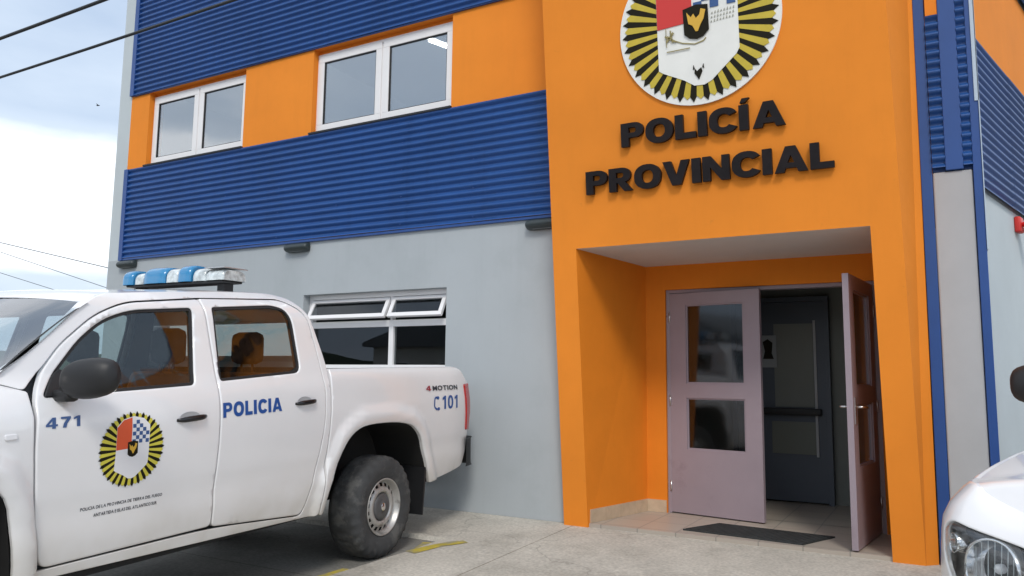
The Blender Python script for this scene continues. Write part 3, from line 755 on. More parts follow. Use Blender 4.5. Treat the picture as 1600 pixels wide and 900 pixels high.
def put_glyph(mb, vs, fs, f3, d0, d1=None, mi=0, cut=None):
    bm = mb.bm; a = [bm.verts.new(f3(u, v, d0)) for u, v in vs]
    cnt = {}
    for f in fs:
        try: nf = bm.faces.new([a[i] for i in f]); nf.material_index = mi
        except ValueError: continue
        for i in range(len(f)): cnt[(f[i], f[(i + 1) % len(f)])] = 1
    if d1 is not None:
        b_ = [bm.verts.new(f3(u, v, d1)) for u, v in vs]
        for (i, j) in cnt:
            if (j, i) not in cnt:
                nf = bm.faces.new([a[j], a[i], b_[i], b_[j]]); nf.material_index = mi
sg = empty('lettering', (-1.6, py(3.0), 3.0), label='dark raised block letters of the police name on the orange portal', cat='lettering')
IM = Matrix.Translation(Vector((1.6, -py(3.0), -3.0)))
for text, xa, xb, za, zb_, h in (('POLICÍA', -2.275, -.955, 3.188, 3.186, .196), ('PROVINCIAL', -2.612, -.628, 2.824, 2.822, .196)):
    gl, W_ = layout(text, .062, .075, sx=1.0); s_ = (xb - xa) / W_
    for vs, fs, ch in gl:
        mb = MB()
        mp2 = [(xa + a * s_, za + b_ * h) for a, b_ in vs]
        put_glyph(mb, mp2, fs, pf, -.052, -.012)
        bmesh.ops.transform(mb.bm, matrix=IM, verts=mb.bm.verts)
        mb.build('letter', M['letter'], sg)
def ngon_circle(r, n=72, c=(0, 0)): return [(c[0] + r * math.cos(2 * math.pi * k / n), c[1] + r * math.sin(2 * math.pi * k / n)) for k in range(n)]
def crest(f3, R, par, disc, th, mats, rays=34):
    """f3(u, v, d); R radius; mats dict; layers stacked proud of the surface by th"""
    lay = [0]
    class CB(MB):
        def prism(s, pts, f_, d0, d1, mi=0, smooth=False):
            if disc: return MB.prism(s, pts, f_, d0, d1, mi)
            return panel(s, pts, [], lambda u, v, d: f_(u, v, d1), h=.018, rnd=0, thick=0)
    def nxt(): lay[0] -= th; return lay[0]
    if disc:
        mb = CB(); mb.prism(ngon_circle(R, 96), f3, .0, nxt() * 3); mb.build('disc', mats['white'], par); base = -3 * th
    else: base = 0
    d = base - th; Ro = R * (.968 if disc else 1.0)
    if disc: RI = lambda a: R * .42
    mby, mbk = CB(), CB()
    for k in range(rays):
        t0 = 2 * math.pi * (k + .25) / rays; dt = 2 * math.pi / rays
        def P(t, r): return (r * math.cos(t), r * math.sin(t))
        ri = R * .38
        mby.prism([P(t0, ri), P(t0 + dt * .50, ri), P(t0 + dt * .52, Ro * .93), P(t0 + dt * .3, Ro * .965), P(t0 + dt * 0, Ro * .92)], f3, base + .0002, d)
        mbk.prism([P(t0 + dt * .50, ri), P(t0 + dt, ri), P(t0 + dt * 1.0, Ro * .92), P(t0 + dt * .80, Ro), P(t0 + dt * .50, Ro * .93)], f3, base + .0002, d)
    mby.build('sunburst', mats['yellow'], par); mbk.build('sunburst_gaps', mats['black'], par)
    d2 = d - th; s = R / .65
    shield = [(-.325, .40), (-.20, .52), (0, .565), (.20, .52), (.325, .40), (.325, -.255), (.30, -.30), (.10, -.475), (.04, -.50), (-.04, -.495), (-.12, -.44), (-.29, -.355), (-.325, -.33)]
    S = lambda pts: [(a * s, b_ * s) for a, b_ in pts]
    mb = CB(); mb.prism(S(shield), f3, d, d2); mb.build('shield', mats['white'], par)
    d3 = d2 - th
    mb = CB(); mb.prism(S([(-.322, .385), (-.20, .505), (-.035, .545), (-.035, .02), (-.322, .005)]), f3, d2, d3); mb.build('red_quarter', mats['red'], par)
    mb = CB(); q = .066
    for i in range(5):
        for j in range(8):
            if (i + j) % 2: continue
            u, v = -.02 + i * q, .10 + j * q
            u1 = min(u + q, .322); v1 = v + q
            if v1 > .55 - max(0, u1) * .45 or (i < 2 and j < 0): continue
            mb.prism(S([(u, v), (u1, v), (u1, v1), (u, v1)]), f3, d2, d3)
    mb.build('chequers', mats['blue_sq'], par)
    d4 = d3 - th
    mb = CB(); mb.prism(S([(-.105, .125), (0, .145), (.095, .13), (.098, -.07), (.05, -.115), (0, -.13), (-.06, -.115), (-.10, -.08)]), f3, d3, d4); mb.build('escutcheon', mats['black'], par)
    mb = CB(); mb.prism(S([(-.075, .095), (-.04, .05), (-.02, .075), (.0, .035), (.03, .06), (.04, .105), (.078, .09), (.06, .02), (.035, -.02), (.012, -.07), (-.006, -.07), (-.03, -.02), (-.062, .0)]), f3, d4, d4 - th); mb.build('golden_bird', mats['gold'], par)
    if disc:
        mb = CB(); mb.prism(S([(-.03, -.36), (-.012, -.385), (.0, -.375), (.022, -.36), (.03, -.39), (.012, -.43), (.0, -.455), (-.014, -.43), (-.034, -.40)]), f3, d2, d3)
        mb.prism(S([(-.04, -.33), (-.03, -.36), (-.045, -.37)]), f3, d2, d3); mb.prism(S([(.04, -.33), (.045, -.37), (.03, -.36)]), f3, d2, d3)
        mb.build('penguin_mark', mats['black'], par)
        mb = CB()
        pts = [(-.24, -.06), (-.20, -.10), (-.12, -.14), (-.02, -.165), (.05, -.15), (.07, -.13)]
        for i in range(len(pts) - 1):
            a, b_ = Vector(pts[i]), Vector(pts[i + 1]); nn_ = Vector((-(b_ - a).y, (b_ - a).x)).normalized() * .004
            mb.prism(S([tuple(a - nn_), tuple(b_ - nn_), tuple(b_ + nn_), tuple(a + nn_)]), f3, d2, d3)
        for a, b_, w_ in (((-.25, -.11), (-.19, -.04), .008), ((-.26, -.06), (-.17, -.12), .007), ((-.25, -.19), (-.06, -.19), .003), ((-.215, -.02), (-.20, -.12), .005), ((-.25, .0), (-.25, -.15), .002)):
            a, b_ = Vector(a), Vector(b_); nn_ = Vector((-(b_ - a).y, (b_ - a).x)).normalized() * w_
            mb.prism(S([tuple(a - nn_), tuple(b_ - nn_), tuple(b_ + nn_), tuple(a + nn_)]), f3, d3, d3 - th)
        mb.build('branch', M['concrete_l'], par)
        mb = CB()
        for j in range(3):
            for i in range(8):
                u, v = .12 + i * .024 - j * .004, -.0 + .033 * (2 - j) + i * .0015 - .02
                mb.prism(S([(u, v), (u + .012, v + .004), (u + .010, v + .016 + .004 * (i % 3)), (u + .002, v + .012)]), f3, d2, d3)
        mb.build('faint_marks', M['faint'], par)
ce = empty('police_crest', (-1.6, py(4.1), 4.1), label='round white shield crest with yellow and black sunburst above the portal lettering', cat='crest')
UV = Vector((0, -K, 1)).normalized()
fc = lambda u, v, d: (u, UV.y * v - NP.y * d, UV.z * v - NP.z * d)
crest(fc, .655, ce, True, .006, M)

# ------------------------------------------------------------ overhead wires, bird
def wire(name, a, b, r, sag, lab, m):
    a, b = Vector(a), Vector(b); pts = []
    for k in range(33):
        t = k / 32; p = a.lerp(b, t); p.z -= sag * 4 * t * (1 - t); pts.append(tuple(p))
    mb = MB(); mb.tube(pts, r, 6); tag(mb.build(name, m), lab, 'cable', 'overhead cables')
cab = mat('cable_black', (.018, .02, .022), .6)
cab2 = mat('cable_grey', (.13, .15, .17), .6)
wire('overhead_cable', (-26, -2, 5.42), (9, -2.0, 5.42), .018, .44, 'thick black overhead cable crossing the top left corner of the sky', cab)
wire('overhead_cable', (-26, -2, 4.95), (9, -2.0, 4.93), .014, .43, 'black overhead cable running in front of the blue upper cladding', cab)
# ------------------------------------------------------------ end part 1
# ------------------------------------------------------------ vehicles
M['paint'] = mat('white_car_paint', (.80, .80, .81), .28, coat=.8, noise=(2.5, .02))
_n = M['paint'].node_tree          # road dust settled along the lower body
def dusty(m, z0, z1, col, amt):
    n = m.node_tree; b = n.nodes['Principled BSDF']; src = b.inputs['Base Color'].links[0].from_socket
    tcn = [x for x in n.nodes if x.type == 'TEX_COORD'][0]
    sp = n.nodes.new('ShaderNodeSeparateXYZ'); n.links.new(tcn.outputs['Object'], sp.inputs[0])
    t = n.nodes.new('ShaderNodeTexNoise'); t.inputs['Scale'].default_value = 5; t.inputs['Detail'].default_value = 9; n.links.new(tcn.outputs['Object'], t.inputs[0])
    r = n.nodes.new('ShaderNodeMapRange'); r.inputs[1].default_value = z1; r.inputs[2].default_value = z0; n.links.new(sp.outputs[2], r.inputs[0])
    mu = n.nodes.new('ShaderNodeMath'); mu.operation = 'MULTIPLY'; n.links.new(r.outputs[0], mu.inputs[0]); n.links.new(t.outputs[0], mu.inputs[1])
    m2 = n.nodes.new('ShaderNodeMath'); m2.operation = 'MULTIPLY'; m2.inputs[1].default_value = amt; n.links.new(mu.outputs[0], m2.inputs[0])
    mx = n.nodes.new('ShaderNodeMixRGB'); mx.inputs[2].default_value = (*col, 1); n.links.new(m2.outputs[0], mx.inputs[0]); n.links.new(src, mx.inputs[1]); n.links.new(mx.outputs[0], b.inputs['Base Color'])
dusty(M['paint'], .40, .85, (.42, .38, .30), 1.1)
M['plastic'] = mat('black_textured_plastic', (.012, .0125, .014), .5, bump=(300, .1, .002))
M['handle_blk'] = mat('gloss_black_handle', (.012, .012, .014), .25)
M['car_glass'] = glass('car_side_glass', (.66, .74, .73), .05, 1.5)
M['ws_glass'] = glass('windscreen_glass', (.62, .70, .72), .50, 1.6)
M['interior'] = mat('cab_interior', (.035, .037, .04), .8)
M['int_pale'] = mat('cab_headlining', (.42, .46, .42), .8)
M['seat'] = mat('seat_cloth', (.05, .055, .06), .85, noise=(30, .2))
M['seat_brown'] = mat('headrest_brown_cloth', (.20, .07, .028), .8, noise=(30, .2))
M['tyre'] = mat('dusty_tyre', (.042, .044, .046), .85, noise=(7, .35), bump=(60, .3, .004), grime=(6, (.13, .13, .125), .50, .6))
M['rim'] = mat('silver_steel_rim', (.46, .455, .44), .42, .55, noise=(9, .12), grime=(9, (.14, .13, .12), .52, .7))
M['brake'] = mat('brake_dark', (.012, .012, .012), .8)
M['blue_txt'] = mat('blue_vinyl', (.012, .075, .30), .4)
M['txt_dark'] = mat('dark_vinyl', (.03, .035, .05), .5)
M['crest_or'] = mat('vinyl_orange_red', (.72, .10, .03), .45)
M['v_white'] = mat('vinyl_white', (.78, .78, .80), .4)
M['v_yel'] = mat('vinyl_yellow', (.62, .55, .06), .45)
M['tail'] = mat('tail_lamp_red', (.42, .010, .010), .15, coat=.6)
M['chrome'] = mat('chrome', (.75, .75, .75), .12, 1)
M['blue_lens'] = mat('blue_beacon_lens', (.015, .20, .42), .2, coat=.5)
M['clear_lens'] = mat('clear_beacon_lens', (.52, .57, .58), .2, .1, coat=.4, noise=(22, .45))

TRP = (-4.6236, -1.8793, -.1037)
TK = empty('police_pickup', TRP, (0, .021, -1.5137), 'white double cab police pickup with crest on door and blue roof beacons', 'pickup truck')
zs_ = [.38, .46, .56, .66, .70, .76, .86, 1.0, 1.12, 1.22, 1.30, 1.35]; ys_ = [.865, .893, .911, .921, .918, .919, .936, .950, .953, .947, .934, .915]
ARCH = [(-.800, .470), (-.745, .570), (-.625, .819), (-.52, .925), (-.40, .975), (-.17, 1.003), (.12, 1.003), (.27, .965), (.37, .88), (.44, .74), (.505, .574), (.535, .43)]
FARCH = [(3.095 + a, b) for a, b in ((-.495, .48), (-.49, .57), (-.445, .82), (-.36, .93), (-.22, .985), (-.05, 1.0), (.12, .995), (.26, .94), (.37, .82), (.46, .62), (.48, .48))]
fl_loops = [[(p[0], p[1]) for p in spline(ARCH, 4)], [(p[0], p[1]) for p in spline(FARCH, 4)]]
def pdist(x, z, lp):
    best = 9
    for i in range(len(lp) - 1):
        ax, az_ = lp[i]; bx, bz = lp[i + 1]; dx, dz = bx - ax, bz - az_; t = max(0, min(1, ((x - ax) * dx + (z - az_) * dz) / (dx * dx + dz * dz)))
        best = min(best, math.hypot(x - ax - t * dx, z - az_ - t * dz))
    return best
def sstep(a, b, x): t = max(0, min(1, (x - a) / (b - a))); return t * t * (3 - 2 * t)
def side_y(x, z, cab=True):
    if z <= 1.35 or not cab:
        y = float(np.interp(z, zs_, ys_))
        if not cab: y = float(np.interp(z, zs_[:9] + [1.3, 1.38, 1.42], ys_[:9] + [.935, .918, .885]))
    else:
        y = .915 - .28 * (z - 1.35) - max(0, z - 1.72) ** 2 * 4
    if cab and z > 1.2 and x > 1.0: y -= .032 * (x - 1.0) ** 2 * min(1, (z - 1.2) / .2)
    if x > 3.0: y -= .30 * max(0, (x - 3.0) / .95) ** 2.4
    if x < -1.05: y -= .050 * ((-1.05 - x) / .42) ** 2
    for lp in fl_loops:
        if -.95 < x - (0 if lp is fl_loops[0] else 3.095) < .8:
            d = pdist(x, z, lp)
            if d < .15: y += .030 * (1 - sstep(.088, .120, d)) - .012 * (1 - sstep(0, .03, d))
    return y
def tsurf(sgn=1, cab=True, off=0):
    def f(u, v, d): return (u, sgn * (side_y(u, v, cab) - d + off), v)
    return f
FD = rpoly([(2.478, .528, .05), (2.522, .79, .1), (2.556, 1.073, .1), (2.545, 1.28, .06), (2.462, 1.418, .04), (2.373, 1.530, .06), (2.185, 1.685, .08), (2.010, 1.762, .12), (1.5045, 1.820, .02), (1.5045, .537, .03)], .03)
RD = rpoly([(1.4965, .533, .03), (.745, .468, .05), (.645, .719, .15), (.592, 1.053, .2), (.582, 1.308, .2), (.608, 1.612, .12), (.640, 1.80, .12), (.765, 1.872, .06), (1.4965, 1.824, .02)], .03)
FW = rpoly([(2.508, 1.288, .03), (2.415, 1.408, .05), (2.285, 1.560, .06), (2.150, 1.668, .09), (1.985, 1.727, .12), (1.585, 1.764, .03), (1.655, 1.326, .03)], .03)
RW = rpoly([(1.445, 1.776, .03), (.905, 1.826, .06), (.800, 1.806, .09), (.780, 1.713, .08), (.790, 1.386, .06), (1.477, 1.343, .03)], .03)
CABF = rpoly([(2.56, .478, .02), (.60, .44, .03), (.552, .80, .1), (.537, 1.10, .1), (.527, 1.42, .05), (.540, 1.50, .05), (.585, 1.70, .1), (.612, 1.82, .06), (.66, 1.893, .08), (.80, 1.918, .05), (1.251, 1.892, .2), (1.765, 1.845, .2), (2.12, 1.806, .1), (2.24, 1.74, .1), (2.385, 1.603, .1), (2.53, 1.482, .05), (2.70, 1.365, .02), (2.575, 1.325, .02),
              (2.468, 1.428, .04), (2.377, 1.538, .06), (2.188, 1.693, .08), (2.012, 1.770, .1), (1.500, 1.830, .05), (.765, 1.880, .06), (.634, 1.812, .1), (.601, 1.612, .12), (.575, 1.308, .2), (.585, 1.053, .2), (.638, .712, .15), (.742, .460, .05), (1.5, .524, .2), (2.56, .520, .01)], .02)
BED = rpoly([(.505, 1.412, .02), (-.12, 1.418, .2), (-1.20, 1.421, .06), (-1.315, 1.405, .05), (-1.390, 1.335, .06), (-1.465, 1.26, .05), (-1.500, .86, .08), (-1.505, .74, .06), (-1.39, .535, .04), (-.80, .466, .01)] + [(p[0], p[1], 0) for p in spline(ARCH, 3)[1:-1]] + [(.535, .43, .01), (.590, .44, .02), (.540, .80, .1), (.525, 1.10, .1)], .02)
TL = rpoly([(-1.345, 1.262, .015), (-1.465, 1.268, .01), (-1.500, 1.05, .05), (-1.498, .845, .01), (-1.415, .85, .02), (-1.375, 1.05, .1)], .01)
FEN = rpoly([(2.562, 1.319, .01), (2.70, 1.361, .01), (3.0, 1.300, .1), (3.5, 1.19, .1), (3.80, 1.06, .04), (3.86, .90, .03), (3.86, .56, .03), (3.58, .50, .02)] + [(p[0], p[1], 0) for p in spline(FARCH, 3)[1:-1][::-1]] + [(2.62, .49, .01), (2.487, .52, .02), (2.530, .79, .1), (2.564, 1.073, .1)], .02)
pr = lambda name, outer, holes, s, cab, m, par, **k: panel(MB(), outer, holes, tsurf(s, cab), **k).build(name, m, par, recalc=True)
for s in (1, -1):
    pr('cab_side', CABF, [], s, True, M['paint'], TK, h=.03, rnd=.003)
    bs = pr('bed_side', BED, [], s, False, M['paint'], TK, h=.04, thick=.03)
    pr('front_wing', FEN, [], s, False if False else True, M['paint'], TK, h=.045)
    tl = panel(MB(), TL, [], lambda u, v, d, s=s: (u, s * (side_y(u, v, False) + .012 - d), v), h=.04, rnd=.010, thick=.03).build('tail_light', M['tail'], TK)
    for nm, dr, wn_ in (('front_door', FD, FW), ('rear_door', RD, RW)):
        d_ = pr(nm, dr, [wn_], s, True, M['paint'], TK, h=.045, thick=.03)
        big = offset(wn_, .004); sml = offset(wn_, -.016)
        panel(MB(), big, [sml], tsurf(s, True, -.010), h=.06, rnd=0, thick=.014).build('window_seal', M['seal'], d_)
        panel(MB(), offset(wn_, -.012), [], tsurf(s, True, -.016), h=.08, rnd=0, thick=.004).build('window_glass', M['car_glass'], d_)
        # dark inner lining behind the gaps
        lin = offset(dr, .02)
        panel(MB(), lin, [offset(wn_, .02)], tsurf(s, True, -.055), h=.09, rnd=0, thick=.02).build('door_lining', M['interior'], d_)
        # handle over a flat disc, the cup's shade put into its grey
        hx, hz = (1.695, 1.150) if nm == 'front_door' else (.780, 1.196)
        mb = MB(); rows = []
        for k in range(11):
            t = k / 10; xx = hx + .108 - t * .20; rr = .0125 * (1 - (2 * t - 1) ** 4 * .55); yo = side_y(hx, hz) + .022 - .020 * (2 * t - 1) ** 4
            rows.append([(xx, s * (yo + rr * math.cos(a) * .7), hz + .012 * (t - .5) + rr * 1.25 * math.sin(a)) for a in [2 * math.pi * q / 12 for q in range(12)]])
        vs = mb.grid(rows, 0, True)
        for r_ in (vs[0], vs[-1]): mb.bm.faces.new(r_)
        mb.build('handle', M['handle_blk'], d_, smooth=True)
        mb = MB(); cy_ = side_y(hx, hz)
        rows = [[(hx + .02 + a_ * r_ * 2.2, s * (cy_ + .0015 - .002 * (r_ < .03)), hz + .006 + b_ * r_) for a_, b_ in [(math.cos(t), math.sin(t)) for t in [2 * math.pi * q / 20 for q in range(20)]]] for r_ in (.031, .027, .001)]
        mb.grid(rows, 0, True); mb.build('handle_cup', mat('handle_cup_shade', (.55, .55, .56), .4) if s == 1 and nm == 'front_door' else bpy.data.materials['handle_cup_shade'], d_)
# driver side only: black pillar cap of the mirror and the mirrors on both sides
for s in (1, -1):
    mb = MB(); panel(mb, rpoly([(2.500, 1.292, .01), (2.428, 1.394, .02), (2.385, 1.425, .02), (2.32, 1.30, .02)], .01), [], tsurf(s, True, .004), h=.05, rnd=.003, thick=.02)
    mm = mb.build('wing_mirror', M['plastic'], TK)
    # housing: rounded shell
    mb = MB(); cx, cy_, cz_ = 2.395, 1.075, 1.378
    rows = []
    for i in range(13):
        t = math.pi * i / 12; rr = math.sin(t) ** .55 if 0 < i < 12 else 0.02
        yy_ = cy_ - .135 * math.cos(t)
        rows.append([(cx + (.072 * rr if math.cos(a) > 0 else .050 * rr) * math.copysign(abs(math.cos(a)) ** .8, math.cos(a)) + .03 * math.cos(t), s * yy_, cz_ + .094 * rr * math.copysign(abs(math.sin(a)) ** .85, math.sin(a)) - .012 * math.cos(t)) for a in [2 * math.pi * q / 20 for q in range(20)]])
    mb.grid(rows, 0, True); mb.build('housing', M['plastic'], mm, smooth=True)
    mb = MB(); mb.box(2.39, 2.46, s * .88, s * 1.0, 1.27, 1.325, bev=.018); mb.build('arm', M['plastic'], mm)
    mb = MB(); mb.prism(rpoly([(.98, 1.305), (1.18, 1.315), (1.185, 1.435), (.985, 1.44)], .03), lambda u, v, d, s=s: (d, s * u, v), 2.345, 2.340); mb.build('mirror_glass', M['chrome'], mm)

# roof, windscreen, back wall, bonnet
def ztop(x): return float(np.interp(x, [.60, .66, .80, 1.251, 1.765, 2.12, 2.24], [1.80, 1.893, 1.918, 1.892, 1.845, 1.806, 1.74]))
mb = MB(); rows = []
for x in [.66, .68, .74, .8, .95, 1.1, 1.3, 1.5, 1.7, 1.9, 2.0, 2.08, 2.14, 2.19, 2.215]:
    zt = ztop(x) - .002; ye = side_y(x, zt) - .0215; rows.append([(x + .12 * (1 - (yy_ / ye) ** 2) * sstep(1.9, 2.2, x), yy_, zt + .035 * (1 - abs(yy_ / ye) ** 2.6)) for yy_ in [ye * math.sin(math.pi / 2 * (-1 + 2 * k / 20)) for k in range(21)]])
mb.grid(rows); mb.build('roof', M['paint'], TK)
mb = MB(); rb = []
for x, z in ((.70, 1.885), (.645, 1.84), (.60, 1.73), (.565, 1.62)):
    ye = side_y(x, z) - .01; rb.append([(x - .03 * (1 - (k / 10 - 1) ** 2), ye * (k / 10 - 1), z) for k in range(21)])
mb.grid(rb[:3]); rb2 = []
for x, z in ((.55, 1.50), (.53, 1.42), (.53, .9)):
    ye = side_y(x, z) - .01; rb2.append([(x - .03 * (1 - (k / 10 - 1) ** 2), ye * (k / 10 - 1), z) for k in range(21)])
mb.grid(rb2)
for s in (1, -1):
    mb.grid([[(.60 - .02, s * (side_y(.6, 1.73) - .01), 1.73), (.60 - .03, s * .60, 1.73)], [(.55 - .01, s * (side_y(.55, 1.5) - .01), 1.5), (.55 - .025, s * .62, 1.5)]])
mb.build('cab_back', M['paint'], TK)
mb = MB(); mb.grid([[(x - .02, y_, z) for y_ in (-.62, 0, .62)] for x, z in ((.605, 1.78), (.55, 1.46))]); mb.build('rear_screen', M['car_glass'], TK)
mb = MB(); rows = []
for t in [k / 10 for k in range(11)]:
    x = 2.215 + (2.70 - 2.215) * t; z = 1.752 + (1.372 - 1.752) * t + .018 * math.sin(math.pi * t); ye = .755 + .075 * t
    rows.append([(x + .26 * (1 - (k / 12 - 1) ** 2) ** 1.0 * (.45 + .55 * t), ye * (k / 12 - 1), z + .031 * (1 - t) * (1 - abs(k / 12 - 1) ** 2.6)) for k in range(25)])
mb.grid(rows); mb.build('windscreen', M['ws_glass'], TK)
ce_x = [2.235, 2.385, 2.53, 2.70]; ce_z = [1.742, 1.603, 1.482, 1.367]
for s in (1, -1):
    A_, B_ = [], []
    for r in rows:
        x, y_, z = r[0]; x2 = 2.235 + (2.70 - 2.235) * (x - 2.215) / .485; z2 = float(np.interp(x2, ce_x, ce_z)) + .0; y2 = side_y(x2, z2) - .004
        A_.append([(x, s * (abs(y_) - .004), z + .002), (x - .004, s * (abs(y_) + .010), z + .003)])
        B_.append([(x - .004, s * (abs(y_) + .010), z + .003), (x2 + .010, s * (y2 - .022), z2 + .008)])
    mb = MB(); mb.grid(A_); mb.build('windscreen_seal', M['seal'], TK)
    mb = MB(); mb.grid(B_); mb.build('pillar_skin', M['paint'], TK)
mb = MB(); rows = []
for k in range(25):
    y_ = .84 * (k / 12 - 1); rr = (1 - (k / 12 - 1) ** 2)
    rows.append([(2.66 + .26 * rr, y_, 1.362), (2.76 + .27 * rr, y_ * 1.0, 1.30)])
mb.grid(rows); mb.build('scuttle', M['plastic'], TK)
mb = MB(); rows = []
for x in [2.702, 2.78, 2.9, 3.05, 3.2, 3.35, 3.5, 3.62, 3.72, 3.80, 3.86]:
    ze = float(np.interp(x, [2.70, 3.0, 3.5, 3.80, 3.9], [1.355, 1.303, 1.192, 1.063, 1.0])) ; ye = side_y(x, min(ze, 1.34)) - .008
    rows.append([(x + (.10 * (1 - (k / 12 - 1) ** 2)) * sstep(3.3, 3.8, x) + .22 * (1 - (k / 12 - 1) ** 2) * (1 - sstep(2.72, 3.2, x)), ye * (k / 12 - 1), ze - .002 + .045 * (1 - abs(k / 12 - 1) ** 3)) for k in range(25)])
mb.grid(rows); mb.build('bonnet', M['paint'], TK)
# front end (out of the frame, seen only from the side)
def front_x(y, z): return 3.86 + .16 * (1 - (y / .80) ** 2) - .10 * max(0, (z - .75)) ** 1.5 - .25 * max(0, .5 - z)
ff = lambda u, v, d: (front_x(u, v) - d, u, v)
GR = rect(-.38, .38, .84, .98); AG = rect(-.45, .45, .46, .66)
HL = rpoly([(.40, .84), (.74, .85), (.74, 1.0), (.66, 1.03), (.40, 1.0)], .03)
HLm = [(-a, b) for a, b in HL][::-1]
panel(MB(), rpoly(rect(-.775, .775, .40, 1.06), .05), [GR, AG, HL, HLm], ff, h=.06, rnd=.01, thick=.04).build('front_panel', M['paint'], TK)
for s, hp in ((1, HL), (-1, HLm)):
    hl = panel(MB(), offset(hp, -.004), [], lambda u, v, d: (front_x(u, v) - .004 - d, u, v), h=.06, rnd=.006, thick=.01).build('headlight', M['car_glass'], TK)
    panel(MB(), offset(hp, .004), [], lambda u, v, d: (front_x(u, v) - .06 - d, u, v), h=.06, rnd=0, thick=.01).build('reflector', M['chrome'], hl)
for g_ in (GR, AG):
    mb = MB(); a, b, c_, d_ = g_[0][0], g_[1][0], g_[0][1], g_[2][1]
    panel(mb, offset(g_, .01), [], lambda u, v, d: (front_x(u, v) - .05 - d, u, v), h=.08, rnd=0, thick=.01)
    k = c_ + .03
    while k < d_ - .015:
        panel(mb, rect(a - .005, b + .005, k, k + .016), [], lambda u, v, d: (front_x(u, v) - .01 - d, u, v), h=.08, rnd=0, thick=.03); k += .045
    mb.build('grille', M['plastic'], TK)
for s in (1, -1):
    mb = MB(); mb.grid([[(3.87 + .0, s * .77, z), (3.86, s * (side_y(3.85, z) - .004), z), (3.82, s * (side_y(3.82, z) - .004), z)] for z in (.56, .7, .85, 1.0, 1.05)]); mb.build('corner_trim', M['paint'], TK)
# cargo bed, tailgate, bumper
mb = MB()
mb.grid([[(x, y_, .86) for y_ in (-.43, .43)] for x in (.5, -1.36)])
for s in (1, -1):
    mb.grid([[(x, s * .43, .86), (x, s * .43, 1.03), (x, s * .80, 1.03)] for x in (.5, -.84)]); mb.face([(-.84, s * .43, .86), (-1.36, s * .43, .86), (-1.36, s * .86, .86), (-.84, s * .86, .86)]); mb.face([(-.84, s * .43, .86), (-.84, s * .80, .86), (-.84, s * .80, 1.03), (-.84, s * .43, 1.03)])
for s in (1, -1):
    mb.grid([[(x, s * (side_y(x, 1.41, False) - .0 if q == 0 else .80), 1.414 if q < 2 else 1.03) for q in range(3)] for x in (.5, .2, -.4, -.9, -1.1, -1.24)])
mb.face([(.49, -.86, .86), (.49, .86, .86), (.49, .86, 1.41), (.49, -.86, 1.41)])
mb.build('cargo_bed', M['paint'], TK)
mb = MB(); tgf = lambda u, v, d: (-1.49 - .02 * (1 - (u / .9) ** 2) + d, u, v)
panel(mb, rpoly([(-.80, .80), (.80, .80), (.80, 1.36), (.775, 1.40), (-.775, 1.40), (-.80, 1.36)], .02), [], tgf, h=.1, rnd=.01, thick=.05); mb.build('tailgate', M['paint'], TK)
mb = MB(); bpts = [(-1.43, .905), (-1.53, .895), (-1.595, .80), (-1.62, .5), (-1.63, 0)]; rows = []
full = [(x, y_) for x, y_ in spline(bpts, 5)] + [(x, -y_) for x, y_ in spline(bpts, 5)[::-1][1:]]
for z, o_ in ((.520, -.05), (.545, -.01), (.62, .0), (.73, .0), (.765, -.012), (.775, -.06)):
    rows.append([(x - o_ * (-1 if False else 1) * (-1) * (1 if x < -1.53 else .3), y_ * (1 + o_ * .35), z - .0) for x, y_ in full])
rows = [[(x, y_, z + (.0 if abs(y_) < .6 else 0) + .06 * sstep(-1.36, -1.46, x) * (1 if False else 0)) for x, y_, z in r] for r in rows]
mb.grid(rows); mb.build('rear_bumper', M['plastic'], TK, smooth=True)
# underbody, sills, wheel wells
mb = MB(); mb.box(-1.3, 3.7, -.45, .45, .40, .62); mb.box(.58, 2.6, -.84, .84, .425, .48); mb.box(-1.30, -.86, -.86, .86, .80, .85)
mb.build('underbody', M['brake'], TK)
for x0_, lp in ((0, fl_loops[0]), (3.095, fl_loops[1])):
    for s in (1, -1):
        mb = MB(); mb.grid([[(a, s * (side_y(a, b) - .03 if q == 0 else .42), b) for q in range(2)] for a, b in lp]); 
        mb.face([(a, s * .45, b) for a, b in lp]); mb.build('wheel_arch_liner', M['brake'], TK)
        if x0_ == 0:
            mb = MB(); mb.hexa([(-.715, s * .66, .22), (-.70, s * .66, .22), (-.70, s * .905, .22), (-.715, s * .905, .22), (-.745, s * .66, .60), (-.72, s * .66, .60), (-.72, s * .915, .60), (-.745, s * .915, .60)]); mb.build('mud_flap', M['plastic'], TK)
